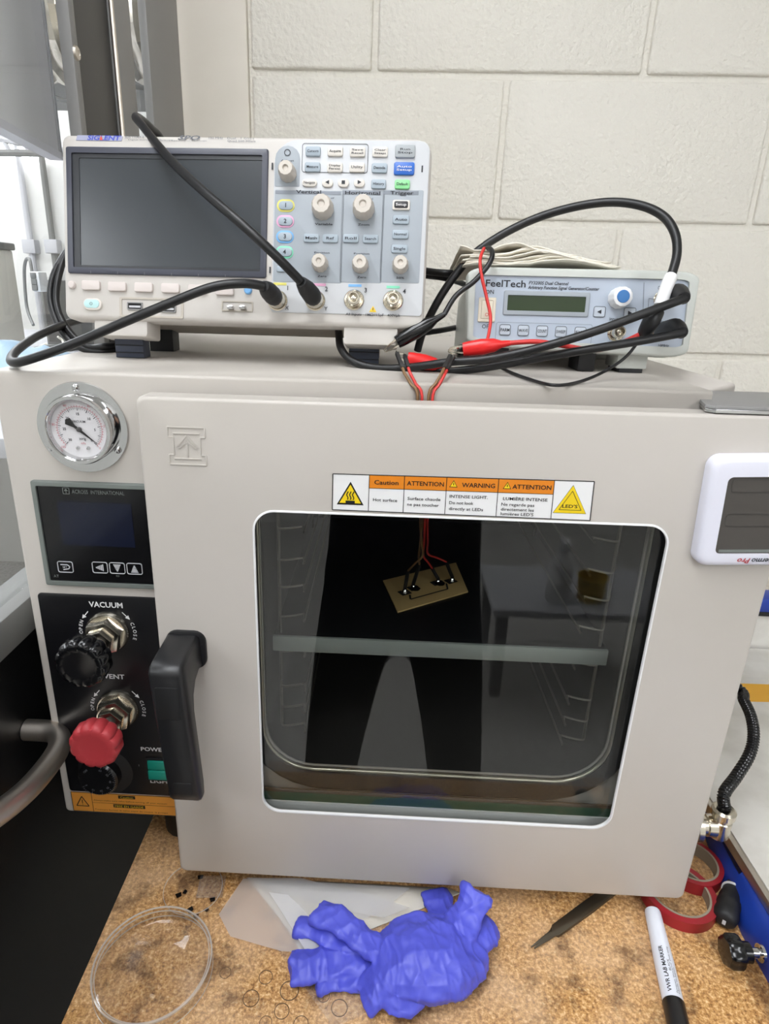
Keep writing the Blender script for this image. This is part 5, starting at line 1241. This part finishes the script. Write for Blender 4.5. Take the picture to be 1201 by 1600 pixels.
# crumpled nitrile glove
def glove():
    b = B(); T = []
    def lobe(pts, radii, flat=0.5, seg=12):
        P = catmull(pts, 4); n = len(P); prev = None
        for i in range(n):
            t = (P[min(i+1,n-1)]-P[max(i-1,0)]).normalized(); sd = t.cross(Vector((0,0,1))); sd = sd.normalized() if sd.length > 0.1 else Vector((1,0,0)); uq = sd.cross(t).normalized()
            f = i/(n-1)*(len(radii)-1); k = min(int(f),len(radii)-2); r = radii[k]+(radii[k+1]-radii[k])*(f-k)
            L = b.loop([P[i]+sd*r*math.cos(2*math.pi*j/seg)+uq*r*flat*math.sin(2*math.pi*j/seg) for j in range(seg)])
            if prev: b.bridge(prev, L)
            else: b.face(L[::-1])
            prev = L
        b.face(prev)
    g = lambda x, y, z: on_z(x, y, z)
    lobe([g(590,1500,0.016), g(625,1495,0.021), g(665,1492,0.023), g(705,1488,0.020), g(745,1480,0.014)], [0.020,0.033,0.037,0.036,0.020], 0.50)    # palm
    lobe([g(630,1530,0.013), g(650,1550,0.011), g(660,1562,0.008)], [0.030,0.027,0.018], 0.36)
    lobe([g(612,1500,0.022), g(570,1468,0.027), g(532,1442,0.027), g(495,1425,0.022)], [0.013,0.0125,0.0125,0.0125], 0.40)   # fingers
    lobe([g(580,1480,0.013), g(540,1470,0.014), g(500,1456,0.013), g(464,1448,0.010)], [0.013,0.011,0.011,0.010], 0.42)
    lobe([g(595,1507,0.010), g(545,1503,0.010), g(500,1506,0.010), g(454,1512,0.008)], [0.014,0.013,0.0135,0.0155], 0.36)
    lobe([g(600,1525,0.008), g(560,1529,0.007), g(525,1531,0.006), g(498,1533,0.005)], [0.014,0.0115,0.010,0.010], 0.36)
    lobe([g(628,1490,0.030), g(606,1515,0.026), g(586,1542,0.016), g(568,1563,0.007)], [0.014,0.0145,0.0145,0.0150], 0.34)
    lobe([g(700,1480,0.022), g(722,1440,0.032), g(738,1412,0.042), g(746,1393,0.048)], [0.022,0.0150,0.0145,0.0150], 0.45)  # cuff folds
    lobe([g(690,1455,0.012), g(690,1425,0.010), g(680,1393,0.008)], [0.017,0.014,0.014], 0.34)
    lobe([g(715,1500,0.014), g(742,1462,0.020), g(764,1447,0.016)], [0.020,0.016,0.012], 0.45)
    bmesh.ops.recalc_face_normals(b.bm, faces=b.bm.faces)
    me = bpy.data.meshes.new('tmp'); b.bm.to_mesh(me); b.bm.free()
    o = bpy.data.objects.new('tmp', me); COL.objects.link(o)
    md = o.modifiers.new('r','REMESH'); md.mode = 'VOXEL'; md.voxel_size = 0.0011
    m2 = o.modifiers.new('s','SMOOTH'); m2.factor = 0.5; m2.iterations = 3
    dg = bpy.context.evaluated_depsgraph_get(); me2 = bpy.data.meshes.new_from_object(o.evaluated_get(dg))
    bpy.data.objects.remove(o)
    me2.update()
    nor = [v.normal.copy() for v in me2.vertices]
    for v, nn in zip(me2.vertices, nor):
        p = v.co
        w = noise.noise(Vector((p.x*30+7, p.y*30, p.z*20)))*0.35
        # crumpled facets: cell distance rises to sharp ridges between dished facets
        q = Vector((p.x*44+p.y*16+w, p.y*58-p.x*14+w, p.z*46)); d1 = noise.voronoi(q)[0]
        q = Vector((p.x*105-p.y*30+w, p.y*80+p.x*26, p.z*90+5)); d2 = noise.voronoi(q)[0]
        r3 = 1-abs(noise.noise(Vector((p.x*130+p.y*50+3*w, p.y*34-p.x*20, p.z*30+9))))*2.4
        v.co = p + nn*(0.0060*(d1[0]-0.45) + 0.0016*(d2[0]-0.45) + 0.0010*max(r3,0.0)**2)
        if v.co.z < 0.0014: v.co.z = 0.0014
    me2.name = 'nitrile_glove'
    me2.materials.clear()
    return tag(link('nitrile_glove', me2, 'glove', None, 60), 'crumpled blue-violet nitrile glove lying on the workbench', 'glove')
glove()
# tweezers
ta, tb_ = on_z(940,1400,0.004), on_z(832,1480,0.003)
tz = thing('tweezers', tb_, 'dull steel tweezers pointing out from under the oven door', 'tweezers')
dv = (tb_-ta); dv.z = 0; Lz = dv.length; d_ = dv.normalized(); sd = Vector((-d_.y,d_.x,0))
for k, off in enumerate((0.0, 0.0022)):
    f = Frame(ta+Vector((0,0,-ta.z+0.0008+off)), d_, sd)
    s0_ = -0.0016+0.0032*k
    B().prism(f, [(Lz,0.0006+s0_),(Lz*0.86,0.0016+s0_),(Lz*0.74,0.0022+s0_),(Lz*0.70,0.0052),(Lz*0.2,0.0058),(-0.045,0.0045),(-0.045,-0.0045),(Lz*0.2,-0.0058),(Lz*0.68,-0.0052),(Lz*0.73,-0.0018+s0_),(Lz*0.86,-0.0012+s0_),(Lz,-0.0004+s0_)], 0.0, 0.0012, 0.0003).out('arm', 'tweezer', tz)
# lab marker
ma, mb = on_z(1019,1424,0.009), on_z(1062,1612,0.009)
mk = thing('marker_pen', (mb.x,mb.y,0.0), 'white lab marker pen with black cap lying on the workbench', 'marker')
ax = (mb-ma); ax.z = 0; Lm = ax.length; ax.normalize(); fm = Frame(Vector((ma.x,ma.y,0.0088)), Vector((0,0,1)), ax.cross(Vector((0,0,1)))); 
fm = Frame(Vector((ma.x,ma.y,0.0088)), Vector((0,0,1)).cross(ax).normalized(), Vector((0,0,1)))
if fm.N.dot(ax) < 0: fm = Frame(Vector((ma.x,ma.y,0.0088)), -Vector((0,0,1)).cross(ax).normalized(), Vector((0,0,1)))
RM = 0.0085
B().lathe(fm, 0, 0, [(0,-0.0005),(RM*0.80,0.0),(RM*0.86,0.002),(RM*0.90,0.02),(RM,0.05),(RM,0.083),(RM*0.9,0.083),(RM*0.9,0.0835)], 28).out('barrel', 'marker_white', mk, 50)
B().lathe(fm, 0, 0, [(RM*0.98,0.0832),(RM*1.04,0.0838),(RM*1.0,0.11),(RM*0.9,0.138),(0,0.139)], 28).out('cap', 'black_plastic', mk, 50)
B().lathe(fm, 0, 0, [(0,-0.0012),(RM*0.55,-0.001),(RM*0.78,0.0006)], 20).out('end_plug', 'far_light_grey', mk, 50)
b = B()
def wraptext(s, ang0, d0, d1, h, bold=0.0):
    c = bpy.data.curves.new('t','FONT'); c.body = s; c.size = 1; c.resolution_u = 2; c.offset = bold; c.fill_mode = 'FRONT'
    o = bpy.data.objects.new('t', c); me = bpy.data.meshes.new_from_object(o); bpy.data.objects.remove(o); bpy.data.curves.remove(c)
    x0 = min(v.co.x for v in me.vertices); x1 = max(v.co.x for v in me.vertices)
    vs = []
    for v in me.vertices:
        n_ = d1-(v.co.x-x0)/(x1-x0)*(d1-d0); a_ = ang0 + (v.co.y-0.35)*h/0.7/RM
        r_ = RM*(0.90+0.10*min(1,max(0,(n_-0.02)/0.03)))+0.0002
        vs.append(b.bm.verts.new(fm.p(r_*math.cos(a_), r_*math.sin(a_), n_)))
    for pl in me.polygons: b.face([vs[i] for i in pl.vertices])
    bpy.data.meshes.remove(me)
sgn = 1 if fm.U.x > 0 else -1
a_base = math.radians(118 if sgn > 0 else 62)
wraptext('VWR LAB MARKER', math.radians(112), 0.040, 0.080, 0.0032, 0.02); wraptext('BLACK', math.radians(85), 0.052, 0.062, 0.0018); wraptext('Permanent  Waterproof  Quick drying', math.radians(72), 0.040, 0.080, 0.0014); wraptext('Made in Japan', math.radians(60), 0.058, 0.080, 0.0012)
b.out('lettering', 'dark_print', mk)
# red tape rolls
def tape(px, py, ro, ri, h, tilt, label):
    c = on_z(px, py, h/2); t = thing('tape_roll', (c.x,c.y,0.0), label, 'tape', 'red tape rolls')
    f = FZ(0.0005)
    B().lathe(f, c.x, c.y, [(ri+0.002,0),(ro,0),(ro,h),(ri+0.002,h),(ri+0.002,0)], 48).out('tape', 'tape_red', t, 40)
    B().lathe(f, c.x, c.y, [(ri,0),(ri+0.002,0),(ri+0.002,h+0.0004),(ri,h+0.0004),(ri,0)], 48).out('core', 'card', t, 40)
tape(1058,1398,0.0355,0.0275,0.012,0,'red tape roll half under the door, nearest to the marker')
tape(1078,1352,0.030,0.0235,0.014,0,'red tape roll farther under the oven, behind the nearer roll')

# ================================================================== BLUE MACHINE AT THE RIGHT
mc = thing('blue_machine', (0.98,0.1,0.0), 'blue benchtop machine with grey mottled top plate at the right edge', 'machine')
B().box(0.7365,1.25,-0.20,0.40,0.0345,0.0460,0.0008).out('edge_strip', 'steel_brush', mc)
B().box(0.7420,1.25,-0.20,0.40,0.0461,0.0480,0.0006).out('top_plate', 'machine_plate', mc)
b = B(); A_ = None
for y_, x_ in ((-0.20,0.7240),(-0.04,0.7230),(0.0,0.7290),(0.09,0.7450),(0.40,0.7450)):
    L = b.loop([(0.7380,y_,0.0344),(x_+0.006,y_,0.030),(x_,y_,0.012),(x_,y_,0.0005),(0.80,y_,0.0005),(0.80,y_,0.0344)])
    if A_: b.bridge(A_, L)
    else: b.face(L[::-1])
    A_ = L
b.face(A_); b.out('side_beam', 'machine_blue', mc, 50)
B().box(0.801,1.25,-0.20,0.40,0.0005,0.0344).out('base', 'machine_blue', mc)
B().box(0.80,1.25,0.405,0.43,0.0005,0.105,0.002).out('rear_panel', 'machine_plate', mc)
B().box(0.80,1.25,0.400,0.435,0.1052,0.112,0.001).out('rear_trim', 'black_matte', mc)
B().box(0.80,1.25,0.400,0.435,0.1122,0.135,0.002).out('rear_rail', 'machine_blue', mc)
# clamp knob with threaded stud
kc = on_z(1163,1489,0.020); sy = on_z(1201,1490,0.020).y
fk = Frame(Vector((0.7205,kc.y,0.021)), Vector((0,1,0)), Vector((0,0,1)))      # n points to +x
fk2 = Frame(Vector((0.7205,kc.y,0.021)), Vector((0,-1,0)), Vector((0,0,1)))    # n points to -x
st_ = B().lathe(fk2, 0, 0, [(0.0075,0.001),(0.0075,0.0035),(0.0042,0.004),(0.0042,0.014),(0,0.014)], 20).out('clamp_stud', 'chrome', mc, 40)
b = B(); n = 60; prev = None
for nn, k in ((0.012,0.0065),(0.0125,0.0085),(0.020,0.0085),(0.0205,0.0130),(0.0225,0.0142),(0.031,0.0142),(0.034,0.0120),(0.0348,0.0060)):
    fl = 0.10 if nn > 0.02 else 0.0
    L = b.loop([fk2.p(k*(1-fl*(math.cos(7*2*math.pi*i/n)*0.5+0.5))*math.cos(2*math.pi*i/n), k*(1-fl*(math.cos(7*2*math.pi*i/n)*0.5+0.5))*math.sin(2*math.pi*i/n), nn) for i in range(n)])
    if prev: b.bridge(prev, L)
    else: b.face(L[::-1])
    prev = L
b.face(prev); b.out('clamp_knob', 'black_gloss', mc, 45)
b2_ = on_z(1196,1541,0.014); B().lathe(Frame(Vector((0.7215,b2_.y,0.012)), Vector((0,-1,0)), Vector((0,0,1))), 0, 0, [(0.0065,0),(0.0065,0.003),(0.0045,0.005),(0,0.0055)], 16).out('bolt', 'chrome', mc, 40)
# yellow tape strips on the plate
for (pts, lab) in (([(1156,1068),(1215,1070),(1215,1085),(1162,1082)],'strip of yellow tape farther back on the grey machine plate'), ([(1150,1082),(1215,1084),(1215,1097),(1158,1096)],'strip of yellow tape nearer on the grey machine plate')):
    cs_ = [on_z(x,y,0.0482) for x, y in pts]; tag(B().prism(FZ(0.0481), [(c.x,c.y) for c in cs_], 0.0, 0.0003).out('tape_strip', 'yellow_tape'), lab, 'tape')
# black rubber handle standing by the machine
h0, h1 = on_z(1128,1452,0.014), on_z(1136,1400,0.014)
hh_ = thing('rubber_handle', (h0.x,h0.y,0.0), 'black ribbed rubber handle lying beside the blue machine', 'handle')
HA, HB = on_z(1131,1440,0.0115), on_z(1143,1398,0.0115)
ax_ = (HB-HA); ax_.z = 0; ax_.normalize()
fhl = Frame(HA, Vector((0,0,1)).cross(ax_), Vector((0,0,1)))
if fhl.N.dot(ax_) < 0: fhl = Frame(HA, -Vector((0,0,1)).cross(ax_), Vector((0,0,1)))
def hl(prof, m, nm): B().lathe(fhl, 0, 0, [(r*0.86, n) for r, n in prof], 24).out(nm, m, hh_, 40)
hl([(0,-0.001),(0.008,0.0),(0.0115,0.003),(0.0130,0.010),(0.0118,0.017),(0.0128,0.019),(0.0128,0.024),(0.0116,0.026),(0.0122,0.030),(0.0105,0.038),(0.0105,0.044),(0,0.046)], 'rubber', 'grip')
hl([(0.0105,0.0405),(0.0118,0.0405),(0.0118,0.0425),(0.0105,0.0425)], 'label_white', 'cable_tie')
hl([(0.0085,0.044),(0.0085,0.075),(0,0.076)], 'black_plastic', 'shaft')
B().prism(Frame(HA-ax_*0.0010, -fhl.U, fhl.V), rr(0.003,0.005,0.0004,2), 0.0, 0.0004).out('mark', 'far_light_grey', hh_)

# ================================================================== PHOTOGRAPHER (seen only as a reflection in the oven window)
def person():
    t = thing('person', (0.42,-0.80,ZF), 'person in dark trousers and dark top holding up a phone', 'person')
    gx, gy, gz = 0.42, -0.80, ZF
    V = []; E = []; R = []
    def v(x, y, z, r):
        V.append((gx+x, gy+y, gz+z)); R.append(r); return len(V)-1
    def chain(a, *pts):
        for p in pts:
            k = v(*p); E.append((a, k)); a = k
        return a
    pel = v(0,0,0.95,0.135)
    chest = chain(pel, (0,0.0,1.12,0.135), (0,0.01,1.30,0.15))
    neck = chain(chest, (0,0.0,1.44,0.075), (0,0.03,1.52,0.052))
    for s in (-1,1):
        chain(pel, (s*0.098,0.0,0.80,0.112), (s*0.135,0.02,0.52,0.090), (s*0.158,0.0,0.32,0.080), (s*0.165,-0.02,0.09,0.066))
        sh_ = chain(chest, (s*0.165,0.0,1.40,0.062)); chain(sh_, (s*0.25,0.06,1.18,0.046), (s*0.15,0.17,1.32,0.036))
    me = bpy.data.meshes.new('body'); me.from_pydata(V, E, []); o = bpy.data.objects.new('body', me); COL.objects.link(o)
    bpy.context.view_layer.objects.active = o
    md = o.modifiers.new('skin','SKIN'); sd_ = o.modifiers.new('sub','SUBSURF'); sd_.levels = 2; sd_.render_levels = 2
    for i, q in enumerate(me.skin_vertices[0].data): q.radius = (R[i], R[i]*0.85); q.use_root = (i == 0)
    dg = bpy.context.evaluated_depsgraph_get(); m2 = bpy.data.meshes.new_from_object(o.evaluated_get(dg)); bpy.data.objects.remove(o)
    m2.materials.clear(); m2.materials.append(MATS['shirt']); m2.materials.append(MATS['trouser'])
    for pl in m2.polygons: pl.material_index = 1 if m2.vertices[pl.vertices[0]].co.z < gz+1.0 else 0
    ob = link('body', m2, None, t, 80)
    # head with face
    b = B(); hc = Vector((gx, gy+0.06, gz+1.63)); n = 24; prev = None
    for i in range(1, 16):
        a = math.pi*i/16; z = math.cos(a)*0.118; r = math.sin(a)
        L = b.loop([hc+Vector((0.076*r*math.cos(2*math.pi*j/n)*(1-0.12*(z < -0.04)), 0.094*r*math.sin(2*math.pi*j/n), z)) for j in range(n)])
        if prev: b.bridge(prev, L)
        else: b.face(L[::-1])
        prev = L
    b.face(prev); hdm = b.out('head', 'skin', t, 80)
    B().tube([hc+Vector((0,0.088,0.02)), hc+Vector((0,0.104,-0.015)), hc+Vector((0,0.088,-0.030))], [0.008,0.014,0.010], 10, 4).out('nose', 'skin', hdm, 80)
    B().tube([hc+Vector((-0.024,0.080,-0.055)), hc+Vector((0,0.088,-0.057)), hc+Vector((0.024,0.080,-0.055))], [0.003,0.006,0.003], 8, 4).out('mouth', 'tape_red', hdm, 80)
    for s in (-1,1):
        B().lathe(Frame(hc+Vector((s*0.030,0.080,0.012)), Vector((-1,0,0)), Vector((0,0,1))), 0, 0, [(0.011,0),(0.008,0.006),(0,0.008)], 12).out('eye', 'black_gloss', hdm, 80)
        B().tube([hc+Vector((s*0.074,0.0,0.025)), hc+Vector((s*0.086,-0.008,0.005)), hc+Vector((s*0.074,0.0,-0.030))], 0.010, 8, 4).out('ear', 'skin', hdm, 80)
    b = B(); prev = None
    for i in range(1, 8):
        a = math.pi*i/16; z = math.cos(a)*0.128; r = math.sin(a)
        L = b.loop([hc+Vector((0.085*r*math.cos(2*math.pi*j/n), 0.102*r*math.sin(2*math.pi*j/n)-0.010, z+0.004)) for j in range(n)])
        if prev: b.bridge(prev, L)
        else: b.face(L[::-1])
        prev = L
    b.out('hair', 'hair', t, 80)
    # hands closed round the phone, shoes
    for s in (-1,1):
        w = Vector((gx+s*0.15, gy+0.17, gz+1.32)); pc = Vector((gx+s*0.062, gy+0.20, gz+1.40))
        b = B(); b.tube([w, w.lerp(pc,0.5), pc], [0.026,0.034,0.030], 12, 4, flat=(0,1,0)); 
        for k in range(4):
            q = w.lerp(pc,0.75)+Vector((s*0.006,-0.018,-0.012+0.018*k)); b.tube([q, q+Vector((-s*0.022,0.026,0.010)), q+Vector((-s*0.038,0.044,0.006)), q+Vector((-s*(0.050-0.003*k),0.040,0.002))], [0.0095,0.009,0.0085,0.007], 8, 4)
        q = w.lerp(pc,0.45)+Vector((-s*0.004,-0.01,0.02)); b.tube([q, q+Vector((-s*0.012,-0.006,0.026)), q+Vector((-s*0.030,0.004,0.040))], [0.012,0.010,0.008], 8, 4)
        b.out('hand', 'skin', t, 80)
        B().tube([(gx+s*0.155,gy-0.07,gz+0.045),(gx+s*0.157,gy+0.02,gz+0.045),(gx+s*0.165,gy+0.12,gz+0.034),(gx+s*0.168,gy+0.18,gz+0.026)], [0.040,0.044,0.038,0.024], 12, 4).out('shoe', 'black_matte', t, 80)
    return t
person()
pc = Vector((0.42,-0.585,ZF+1.42))
ph = thing('phone', pc, 'dark phone held up by the photographer', 'phone')
B().prism(Frame(pc, Vector((1,0,0)), Vector((0,0,1))), rr(0.078,0.155,0.010,4,0,0), -0.0045, 0.0040, 0.001).out('phone_body', 'black_gloss', ph)
B().prism(Frame(pc, Vector((-1,0,0)), Vector((0,0,1))), rr(0.026,0.026,0.006,4,-0.02,0.055), 0.0045, 0.0060, 0.0005).out('camera_bump', 'black_matte', ph)
